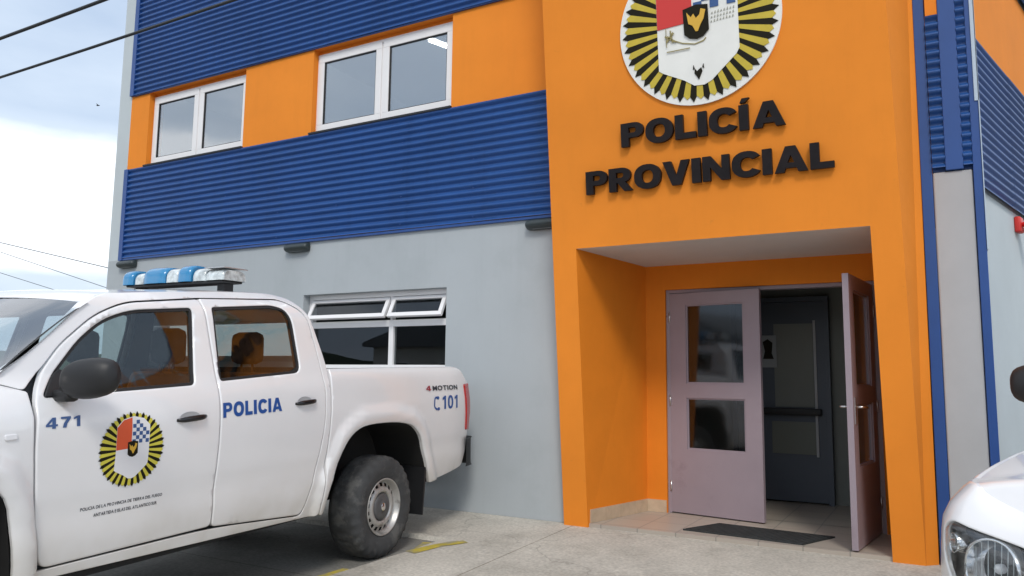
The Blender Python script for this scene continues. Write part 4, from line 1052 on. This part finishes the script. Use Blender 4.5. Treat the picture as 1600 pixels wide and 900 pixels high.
# wheels
def wheel(cx, cz, s, R=.376, W=.245, rim_r=.213, yc=.80, par=TK, steel=True, nh=18, name='wheel'):
    yo = yc + W / 2 - .0
    ax = lambda a, b, h: (cx + a, s * h, cz + b)
    w = empty(name, (0, 0, 0)); w.parent = par
    mb = MB()
    prof = [(rim_r - .006, yo - .020), (rim_r + .004, yo - .008), (rim_r + .022, yo - .004), (rim_r + .045, yo + .006), (rim_r + .085, yo + .012), (R - .045, yo + .006), (R - .018, yo - .008), (R - .006, yo - .024), (R, yo - .045), (R + .001, yo - .09), (R + .001, yo - W + .09), (R, yo - W + .045), (R - .02, yo - W), (rim_r, yo - W + .02)]
    seg = 120; rows = []
    for i, (r, h) in enumerate(prof):
        row = []
        for k in range(seg):
            t = 2 * math.pi * k / seg; rr = r; hh = h
            lug = (k % 4) < 2
            if i in (6, 7, 8) and not lug: rr -= .006; hh -= .003 * (i < 8)
            if i in (9, 10) and (k % 4 in (1,)): rr -= .009
            if i == 5 and lug: hh += .003
            row.append(ax(rr * math.cos(t), rr * math.sin(t), hh))
        rows.append(row)
    mb.grid(rows, 0, True); mb.build('tyre', M['tyre'], w)
    # raised sidewall band
    mb = MB(); yf = yo
    if steel:
        mb.lathe([(rim_r - .004, yf - .10), (rim_r - .006, yf - .014), (rim_r - .001, yf - .005), (rim_r - .008, yf - .002), (rim_r - .014, yf - .010), (rim_r - .022, yf - .045), (rim_r - .030, yf - .052)], ax, 64)
        mb.lathe([(rim_r - .030, yf - .052), (.176, yf - .046)], ax, 72)
        # slotted ring
        ns = nh * 4; rings = [(.176, yf - .046), (.150, yf - .034)]
        for k in range(ns):
            if k % 4 in (1, 2): continue
            t0, t1 = 2 * math.pi * k / ns, 2 * math.pi * (k + 1) / ns
            mb.face([ax(rings[0][0] * math.cos(t0), rings[0][0] * math.sin(t0), rings[0][1]), ax(rings[0][0] * math.cos(t1), rings[0][0] * math.sin(t1), rings[0][1]), ax(rings[1][0] * math.cos(t1), rings[1][0] * math.sin(t1), rings[1][1]), ax(rings[1][0] * math.cos(t0), rings[1][0] * math.sin(t0), rings[1][1])], smooth=True)
        mb.lathe([(.150, yf - .034), (.142, yf - .024), (.125, yf - .020), (.108, yf - .026), (.100, yf - .05), (.098, yf - .06)], ax, 72)
    else:
        mb.lathe([(rim_r - .004, yf - .10), (rim_r - .006, yf - .014), (rim_r - .001, yf - .005), (rim_r - .010, yf - .004), (rim_r - .02, yf - .05)], ax, 64)
        for k in range(7):
            t = 2 * math.pi * k / 7
            c_, s__ = math.cos(t), math.sin(t)
            def P(r, q, h): return ax(r * c_ - q * s__, r * s__ + q * c_, h)
            mb.hexa([P(.04, -.022, yf - .06), P(rim_r - .012, -.026, yf - .05), P(rim_r - .012, .026, yf - .05), P(.04, .022, yf - .06), P(.04, -.018, yf - .02), P(rim_r - .012, -.018, yf - .012), P(rim_r - .012, .018, yf - .012), P(.04, .018, yf - .02)])
    mb.build('rim', M['rim'], w)
    mb = MB(); mb.lathe([(.099, yf - .060), (.098, yf - .030), (.086, yf - .020), (.060, yf - .016), (.030, yf - .0155), (.0295, yf - .012), (.001, yf - .0115)], ax, 40); mb.build('hub_cap', mat('hub_grey', (.075, .075, .078), .45, noise=(14, .2)) if 'hub_grey' not in bpy.data.materials else bpy.data.materials['hub_grey'], w)
    mb = MB(); mb.lathe([(.028, yf - .0115), (.026, yf - .0095), (.001, yf - .009)], ax, 24); mb.build('hub_badge', M['chrome'], w)
    mb = MB(); mb.lathe([(.205, yf - .11), (.04, yf - .105)], ax, 40); mb.lathe([(.205, yf - .11), (.205, yf - .2)], ax, 40); mb.build('brake_drum', M['brake'], w)
for s in (1, -1):
    wheel(-.155, .374, s); wheel(3.095, .374, s)
# interior
mb = MB(); mb.box(.60, 2.55, -.82, .82, .50, .56); mb.box(.60, .66, -.8, .8, .56, 1.42); mb.build('cab_floor', M['interior'], TK)
mb = MB(); mb.box(2.33, 2.62, -.80, .80, .85, 1.26, bev=.05); mb.box(2.28, 2.36, .18, .58, 1.16, 1.33, bev=.03); mb.build('dashboard', M['interior'], TK)
mb = MB(); rows = [[(x, y_, ztop(x) - .035 + .01) for y_ in (-.66, 0, .66)] for x in (.72, 1.2, 1.7, 2.1)]; mb.grid(rows); mb.build('headlining', M['int_pale'], TK)
mb = MB(); ring = [(2.18 + .05 * math.cos(t) , .40 + .18 * math.sin(t), 1.16 + .17 * math.cos(t)) for t in [2 * math.pi * k / 28 for k in range(29)]]; mb.tube(ring, .014, 8, cap=False); mb.tube([(2.18, .40, 1.16), (2.32, .40, 1.10)], .03, 8); mb.tube([ring[7], (2.18, .40, 1.15), ring[21]], .016, 6); mb.build('steering_wheel', M['interior'], TK)
def seat(x, y, w, head, nhead=1, back=None):
    mb = MB(); mb.box(x, x + .50, y - w, y + w, .72, .86, bev=.05)
    for q in (0,):
        b2 = MB(); b2.box(-.06, .06, y - w, y + w, 0, .60, bev=.05); bmesh.ops.transform(b2.bm, matrix=Matrix.Translation((x + .02, 0, .80)) @ Matrix.Rotation(rad(-14), 4, 'Y'), verts=b2.bm.verts)
        me = bpy.data.meshes.new('t'); b2.bm.to_mesh(me); b2.bm.free(); mb.bm.from_mesh(me); bpy.data.meshes.remove(me)
    st = mb.build('seat', back or M['seat'], TK)
    for k in range(nhead):
        yy_ = y + (k - (nhead - 1) / 2) * w * 1.15
        h_ = MB(); h_.box(x - .185, x - .085, yy_ - .125, yy_ + .125, 1.44, 1.66, bev=.045); h_.tube([(x - .135, yy_ - .05, 1.33), (x - .135, yy_ - .05, 1.47)], .008); h_.tube([(x - .135, yy_ + .05, 1.33), (x - .135, yy_ + .05, 1.47)], .008)
        h_.build('headrest', head, st)
seat(1.55, .40, .24, M['seat']); seat(1.55, -.40, .24, M['seat']); seat(.90, 0, .70, M['seat_brown'], 2, M['seat_brown'])
# decals
off_ = .0025
def tf(u, v, d): return (u, side_y(u, v) + off_ - d, v)
def side_text(text, xa, za, width, h, m, name, par, boldness=.02, sx=1.0, gap=.10, slope=0, shear=0):
    gl, W_ = layout(text, boldness, gap, sx=sx); s_ = width / W_; mb = MB()
    for vs, fs, ch in gl: put_glyph(mb, [(xa - (a + shear * b_) * s_, za + b_ * h + slope * a * s_) for a, b_ in vs], fs, tf, 0)
    return mb.build(name, m, par)
fdo = [o for o in bpy.data.objects if o.name == 'front_door'][0]; rdo = [o for o in bpy.data.objects if o.name == 'rear_door'][0]; bdo = [o for o in bpy.data.objects if o.name == 'bed_side'][0]
side_text('POLICIA', 1.485, 1.138, .475, .084, M['blue_txt'], 'door_lettering', rdo, .05, 1.0, .13, .03)
side_text('471', 2.515, 1.150, .165, .050, mat('faded_blue_vinyl', (.05, .11, .28), .5), 'unit_number', fdo, .05, 1.2, .22, .03)
side_text('POLICIA DE LA PROVINCIA DE TIERRA DEL FUEGO', 2.305, .752, .455, .0155, M['txt_dark'], 'door_subtitle', fdo, .02, 1, .12, .012)
side_text('ANTARTIDA E ISLAS DEL ATLANTICO SUR', 2.235, .716, .355, .0155, M['txt_dark'], 'door_subtitle', fdo, .02, 1, .12, .012)
side_text('MOTION', -.775, 1.222, .42, .040, M['txt_dark'], 'badge_lettering', bdo, .03, 1.1, .14, .0)
side_text('4', -.675, 1.222, .075, .042, mat('badge_red', (.30, .01, .03), .4), 'badge_numeral', bdo, .06, 1.2, .1, .0)
side_text('101', -.925, 1.062, .265, .112, M['blue_txt'], 'phone_number', bdo, .05, 1, .20, .0)
mb = MB(); pts = spline([(-.835, 1.165), (-.805, 1.158), (-.795, 1.12), (-.80, 1.085), (-.84, 1.062)], 5)
for i in range(len(pts) - 1):
    a, b_ = Vector(pts[i]), Vector(pts[i + 1]); nn_ = Vector((-(b_ - a).y, (b_ - a).x)).normalized() * .008; mb.face([tf(*(a - nn_), 0), tf(*(b_ - nn_), 0), tf(*(b_ + nn_), 0), tf(*(a + nn_), 0)])
for c_ in ((-.85, 1.160), (-.862, 1.068)): mb.face([tf(c_[0] + .022 * math.cos(t), c_[1] + .014 * math.sin(t), 0) for t in [2 * math.pi * k / 10 for k in range(10)]])
mb.build('phone_symbol', M['blue_txt'], bdo)
dc = dict(M); dc['red'] = M['crest_or']; dc['white'] = M['v_white']; dc['yellow'] = M['v_yel']
crest(lambda u, v, d: (2.064 - u, side_y(2.064 - u, 1.020 + v) + off_ - d, 1.020 + v), .188, fdo, False, .0007, dc, rays=30)
# side repeater on the wing
mb = MB(); panel(mb, rpoly([(2.695, 1.140), (2.64, 1.142), (2.637, 1.118), (2.692, 1.114)], .01), [], lambda u, v, d: (u, side_y(u, v) + .006 - d, v), h=.05, rnd=.003, thick=.006); mb.build('side_repeater', M['v_white'], TK)
# roof beacon bar
lb = empty('beacon_bar', (0, 0, 0)); lb.parent = TK
BX = 1.02
def zroof(y_): return ztop(BX) + .035 * (1 - abs(y_ / .72) ** 2.6)
mb = MB(); mb.box(BX - .09, BX + .09, -.41, .50, 1.972, 1.986, bev=.005)
for y_ in (-.36, .44): mb.box(BX - .04, BX + .04, y_ - .03, y_ + .03, 1.90, 1.968)
mb.build('base', M['interior'], lb)
def bx_seg(y0, y1, m, nm, h=.105, w=.115):
    y0, y1 = [-.43 + (q + .64) * .77 for q in (y0, y1)]
    mb = MB(); rows = []
    for k in range(9):
        t = k / 8; y_ = y0 + (y1 - y0) * t; e_ = 1 - .12 * abs(2 * t - 1) ** 6
        rows.append([(BX + w * e_ * math.copysign(abs(math.cos(a)) ** .6, math.cos(a)), y_, 1.986 + h * e_ * abs(math.sin(a)) ** .6) for a in [math.pi * q / 14 for q in range(15)]])
    vs = mb.grid(rows)
    for r_ in (vs[0], vs[-1]):
        try: mb.bm.faces.new(r_)
        except ValueError: pass
    mb.build(nm, m, lb)
bx_seg(-.640, -.505, M['blue_lens'], 'blue_lens'); bx_seg(-.50, -.375, M['clear_lens'], 'clear_lens', .085, .10)
bx_seg(-.37, -.09, M['blue_lens'], 'blue_lens', .115); bx_seg(-.085, .06, M['clear_lens'], 'clear_lens', .10, .11)
bx_seg(.065, .22, M['blue_lens'], 'blue_lens', .115); bx_seg(.225, .38, M['clear_lens'], 'clear_lens', .09, .10); bx_seg(.385, .600, M['clear_lens'], 'clear_lens', .075, .105)
mb = MB(); mb.box(BX - .108, BX + .108, .36, .53, 2.064, 2.070, bev=.002); mb.build('cover', M['steel'], lb)
# ------------------------------------------------------------ white car at the right edge
CARP = (1.04, -2.68, az(-2.7)); CARA = rad(-113)
CAR = empty('parked_car', CARP, (0, 0, CARA), 'white car with large round headlamp and black mirror parked nose out at right edge', 'car')
half = [(.93, 0), (.925, .2), (.895, .42), (.84, .63), (.77, .81), (.60, .92), (.28, .965), (-.4, .965), (-1.4, .955), (-2.5, .94), (-2.95, .88), (-3.2, .74), (-3.3, .5), (-3.32, 0)]
hc = [Vector(p) for p in spline(half, 10)]
hs = [0]
for i in range(1, len(hc)): hs.append(hs[-1] + (hc[i] - hc[i - 1]).length)
HX = np.array([p.x for p in hc]); HY = np.array([p.y for p in hc]); HS = np.array(hs)
def s_at_x(x): return float(np.interp(-x, -HX, HS))
def top_s(s):
    x = float(np.interp(s, HS, HX)); y_ = float(np.interp(s, HS, HY))
    if x > .5: return float(np.interp(y_, [0, .3, .6, .83], [.82, .84, .885, .965]))
    return float(np.interp(-x, [-.5, .0, .5, 1.2, 3.3], [.965, 1.035, 1.08, 1.11, 1.15]))
def csurf(sgn):
    def f(s, z, d):
        e_ = .01; x = float(np.interp(s, HS, HX)); y_ = float(np.interp(s, HS, HY)); x2 = float(np.interp(s + e_, HS, HX)); y2 = float(np.interp(s + e_, HS, HY)); x1 = float(np.interp(s - e_, HS, HX)); y1 = float(np.interp(s - e_, HS, HY))
        t = Vector((x2 - x1, y2 - y1))
        if s < .02: t = Vector((0, 1))
        if s > HS[-1] - .02: t = Vector((0, -1))
        t.normalize(); n_ = Vector((t.y, -t.x))
        dz = top_s(s) - z
        ins = .095 * max(0, 1 - dz / .17) ** 2 + .05 * max(0, (.42 - z) / .2) ** 2 + .012 * max(0, (z - .62)) / .2
        for ax_ in (0, -2.5):       # wheel arch lips
            r = math.hypot(x - ax_, z - .33)
            if y_ > .7 and r < .46: ins -= .018 * (1 - sstep(.37, .44, r))
        return (x - n_.x * (ins + d), sgn * (y_ - n_.y * (ins + d)), z)
    return f
def archpts(x0, r=.365):
    return [(s_at_x(x0 + r * math.cos(t)), .33 + r * math.sin(t), 0) for t in [math.pi * k / 16 for k in range(17)] if .33 + r * math.sin(t) > .2]
SA = s_at_x
toprow = [(float(s), top_s(float(s)), 0) for s in np.linspace(HS[-1], 0, 90)]
HLs = rpoly([(.46, .590, .05), (.52, .565, .05), (.80, .585, .10), (.905, .70, .08), (.915, .80, .05), (.85, .835, .05), (.50, .775, .05)], .05)
FOG = rpoly([(.50, .33), (.68, .33), (.68, .42), (.50, .42)], .03)
OUT = rpoly([(0, .25, 0)] + [(SA(.45), .22, .01)] + archpts(0) + [(SA(-.40), .20, .01), (SA(-2.1), .20, .01)] + archpts(-2.5) + [(SA(-2.9), .25, .01), (HS[-1], .30, 0)] + toprow, .0)
for s in (-1, 1):
    cs = csurf(s)
    bdy = panel(MB(), OUT, [HLs, FOG], cs, h=.055, rnd=.006, thick=.02).build('body_side', M['paint'], CAR)
    hd = panel(MB(), offset(HLs, -.004), [], lambda u, v, d: cs(u, v, d - .002), h=.035, rnd=.012, thick=.006).build('headlight', glass('headlamp_cover' + str(s), (.93, .95, .96), .05, 1.5), CAR)
    panel(MB(), offset(HLs, .006), [], lambda u, v, d: cs(u, v, .075 + d), h=.06, rnd=0, thick=.01).build('bezel', mat('lamp_bezel' + str(s), (.07, .075, .08), .35, .3), hd)
    for (u0, v0, r0, nm) in ((.68, .692, .100, 'reflector'), (.855, .752, .034, 'indicator')):
        mb = MB(); seg = 40
        rows = [[cs(u0 + r * math.cos(t), v0 + r * math.sin(t), d) for t in [2 * math.pi * k / seg for k in range(seg)]] for r, d in ((r0 * 1.06, .060), (r0 * 1.06, .012), (r0, .010), (r0 * .97, .016), (r0 * .90, .050), (r0 * .70, .085), (r0 * .4, .105), (r0 * .16, .11))]
        mb.grid(rows, 0, True); mb.build(nm, M['chrome'], hd)
        mb = MB(); rows = [[cs(u0 + r * math.cos(t), v0 + r * math.sin(t), d) for t in [2 * math.pi * k / 16 for k in range(16)]] for r, d in ((r0 * .17, .11), (r0 * .17, .055), (r0 * .10, .045), (r0 * .01, .044))]
        mb.grid(rows, 0, True); mb.build('bulb', M['blue_lens'] if False else (M['v_white'] if nm == 'reflector' else mat('amber_bulb' + str(s), (.6, .22, .03), .3)), hd)
    mb = MB()
    for k in range(7):
        u = .68 - .07 + .023 * k; mb.grid([[cs(u - .0015, v, .030), cs(u + .0015, v, .030)] for v in (.70 - math.sqrt(max(0, .088 ** 2 - (u - .68) ** 2)), .70 + math.sqrt(max(0, .088 ** 2 - (u - .68) ** 2)))])
    mb.build('lens_ribs', M['clear_lens'], hd)
    panel(MB(), offset(FOG, -.004), [], lambda u, v, d: cs(u, v, .02 + d), h=.05, rnd=0, thick=.01).build('fog_lamp', M['plastic'], CAR)
    # mirror
    mb = MB(); cx, cy_, cz_ = -.74, .985, 1.335; rows = []
    for i in range(13):
        t = math.pi * i / 12; rr = math.sin(t) ** .5 if 0 < i < 12 else .02
        rows.append([(cx + (.085 * rr if math.cos(a) > 0 else .04 * rr) * math.copysign(abs(math.cos(a)) ** .8, math.cos(a)) + .02 * math.cos(t), s * (cy_ - .125 * math.cos(t)), cz_ + .105 * rr * math.copysign(abs(math.sin(a)) ** .8, math.sin(a))) for a in [2 * math.pi * q / 20 for q in range(20)]])
    mb.grid(rows, 0, True); mr = mb.build('wing_mirror', M['plastic'], CAR, smooth=True)
    mb = MB(); mb.box(-.79, -.71, s * .78, s * .93, 1.20, 1.26, bev=.02); mb.build('arm', M['plastic'], mr)
    # glasshouse
    gy = lambda u, v: (float(np.interp(u, [-3.2, -2.4, -1.0, -.3], [.80, .885, .885, .83])) - .26 * max(0, v - 1.08))
    gs = lambda u, v, d, s=s: (u, s * (gy(u, v) - d), v)
    G1 = rpoly([(-.80, 1.13, .02), (-1.28, 1.50, .06), (-1.72, 1.55, .03), (-1.72, 1.12, .02)], .03); G2 = rpoly([(-1.80, 1.12), (-1.80, 1.55), (-2.45, 1.54), (-2.62, 1.30), (-2.60, 1.13)], .04)
    GO = rpoly([(-.50, 1.06), (-3.22, 1.10), (-3.16, 1.30), (-2.95, 1.56), (-2.55, 1.62), (-1.8, 1.64), (-1.30, 1.60), (-.78, 1.20)], .05)
    gh = panel(MB(), GO, [G1, G2], gs, h=.07, rnd=.006, thick=.02).build('cabin_side', M['paint'], CAR)
    for g_ in (G1, G2): panel(MB(), offset(g_, .003), [], lambda u, v, d: gs(u, v, .012 + d), h=.1, rnd=0, thick=.004).build('side_window', M['car_glass'], CAR)
    mb = MB(); mb.box(-1.55, -1.40, s * .885, s * .915, .93, .965, bev=.01); mb.build('handle', M['plastic'], CAR)
    for wx in (0, -2.5):
        wheel(wx, .315, s, R=.315, W=.195, rim_r=.19, yc=.775, par=CAR, steel=False)
        mb = MB(); mb.grid([[(wx + .37 * math.cos(t), s * (.845 if q == 0 else .45), .33 + .37 * math.sin(t)) for q in range(2)] for t in [math.pi * k / 14 for k in range(15)]]); mb.build('wheel_arch_liner', M['brake'], CAR)
# bonnet, screens, roof, tail
mb = MB(); rows = []; csr = csurf(1)
for s_ in np.concatenate([np.linspace(.03, 1.1, 22), np.linspace(1.14, SA(-.52), 18)]):
    s_ = float(s_); p = csr(s_, top_s(s_), .006); x, ye, z = p
    if x < -.5: continue
    rows.append([(x + .0, ye * (k / 14 - 1), z - .004 + .075 * (1 - abs(k / 14 - 1) ** 2.6) * sstep(.0, .5, ye)) for k in range(29)])
mb.grid(rows); mb.build('bonnet', M['paint'], CAR)
def cross(x, ye, z, crown, bow): return [(x + bow * (1 - (k / 8 - 1) ** 2), ye * (k / 8 - 1), z + crown * (1 - (k / 8 - 1) ** 2)) for k in range(17)]
mb = MB(); mb.grid([cross(-.50, .84, 1.07, .06, .12), cross(-.82, .79, 1.22, .05, .14), cross(-1.28, .72, 1.585, .04, .10)]); mb.build('windscreen', M['ws_glass'], CAR)
mb = MB(); mb.grid([cross(-1.28, .725, 1.59, .04, .10), cross(-1.40, .72, 1.62, .04, .05), cross(-1.8, .71, 1.635, .04, 0), cross(-2.5, .70, 1.615, .04, 0), cross(-2.98, .69, 1.555, .03, 0)]); mb.build('roof', M['paint'], CAR)
mb = MB(); mb.grid([cross(-2.98, .69, 1.555, .03, -.02), cross(-3.20, .74, 1.16, .0, -.08)]); mb.build('rear_screen', M['car_glass'], CAR)
mb = MB(); mb.grid([cross(-3.20, .74, 1.16, .0, -.08), cross(-3.22, .78, 1.09, .0, -.09), cross(-3.20, .80, 1.05, 0, -.05)]); mb.build('tailgate', M['paint'], CAR)
mb = MB(); mb.box(-3.1, .6, -.70, .70, .22, .30); mb.box(-3.0, -.75, -.80, .80, .30, .5); mb.build('underbody', M['brake'], CAR)
mb = MB(); mb.box(-.95, -.60, -.74, .74, .80, 1.04, bev=.05); mb.build('dashboard', M['interior'], CAR)
for y_ in (-.36, .36):
    for x in (-1.7, -2.5):
        mb = MB(); mb.box(x, x + .48, y_ - .23, y_ + .23, .50, .66, bev=.05); mb.box(x - .10, x + .02, y_ - .22, y_ + .22, .62, 1.18, bev=.05); mb.box(x - .10, x - .01, y_ - .11, y_ + .11, 1.22, 1.40, bev=.04); mb.build('seat', M['seat'], CAR)
# grille
mb = MB()
for k in range(4):
    mb.grid([[tuple(Vector(csr(abs(u), z, -.004)) * 1) if u >= 0 else (csr(-u, z, -.004)[0], -csr(-u, z, -.004)[1], z) for u in np.linspace(-.40, .40, 17)] for z in (.60 + k * .035, .618 + k * .035)])
mb.build('grille', M['plastic'], CAR)

# ------------------------------------------------------------ across the street (seen in the panes)
def house(x, y, w, d, h, wallc, roofc, lab):
    e_ = empty('house', (x, y, -.2), (0, 0, 0), lab, 'house', 'houses across the street')
    wm = mat('house_wall', wallc, .85, noise=(1, .08)); rm = mat('house_roof', roofc, .6, noise=(2, .15))
    mb = MB(); mb.box(0, w, -d, 0, 0, h); mb.build('wall', wm, e_)
    mb = MB(); mb.prism([(-.4, h - .05), (w + .4, h - .05), (w + .4, h + .12), (w * .5, h + w * .20), (-.4, h + .12)], lambda u, v, q: (u, q, v), .4, -d - .4); mb.build('roof', rm, e_)
    for k in range(3):
        a = w * (.12 + .3 * k); f_ = MB(); f_.box(a, a + 1.1, .002, .06, 1.1, 2.2); wf = f_.build('window', M['white_pvc'], e_)
        f_ = MB(); f_.box(a + .07, a + 1.03, .061, .07, 1.17, 2.13); f_.build('pane', M['handle_blk'], wf)
house(-26, -25, 10, 8, 3.0, (.65, .63, .58), (.16, .17, .18), 'low white house with grey gable roof across the street, furthest left')
house(-13.5, -25, 9, 8, 3.3, (.50, .42, .32), (.28, .07, .05), 'low tan house with red gable roof across the street')
house(-2, -25, 11, 8, 2.9, (.45, .50, .48), (.10, .13, .12), 'low green grey house with dark gable roof across the street, furthest right')

# ------------------------------------------------------------ thin cables low on the left
wire('overhead_cable', (-40, 3, 8.5), (-9.3, 3.0, 2.18 + .1), .010, .0, 'thin grey cable sloping down to the building, topmost of the three low left ones', cab2)
wire('overhead_cable', (-40, 3, 9.3), (-11, 3.0, 2.05), .007, .0, 'thin grey cable low on the left, between its two neighbours', cab2)
wire('overhead_cable', (-40, 3, 8.3), (-12, 3.0, 2.0), .007, .0, 'thin grey cable low on the left, lowest of the three', cab2)
bd = empty('bird', (-23.62, 8.07, 9.886), (0, 0, rad(30)), 'tiny dark bird gliding high in the sky left of the building', 'bird')
mb = MB(); mb.tube([(-.06, 0, 0), (-.025, 0, .0), (.02, 0, .005), (.05, 0, .005), (.07, 0, 0)], [.004, .015, .018, .01, .002], 8)
for s in (1, -1): mb.prism([(.025, 0), (.015, .05), (-.01, .11), (-.015, .05), (-.025, 0)], lambda u, v, d, s=s: (u, s * v, .01 + .25 * v * (1 - v * 1.5) + d), 0, .006)
mb.build('body', M['seal'], bd)
# a few far hills and trees are left to the sky line
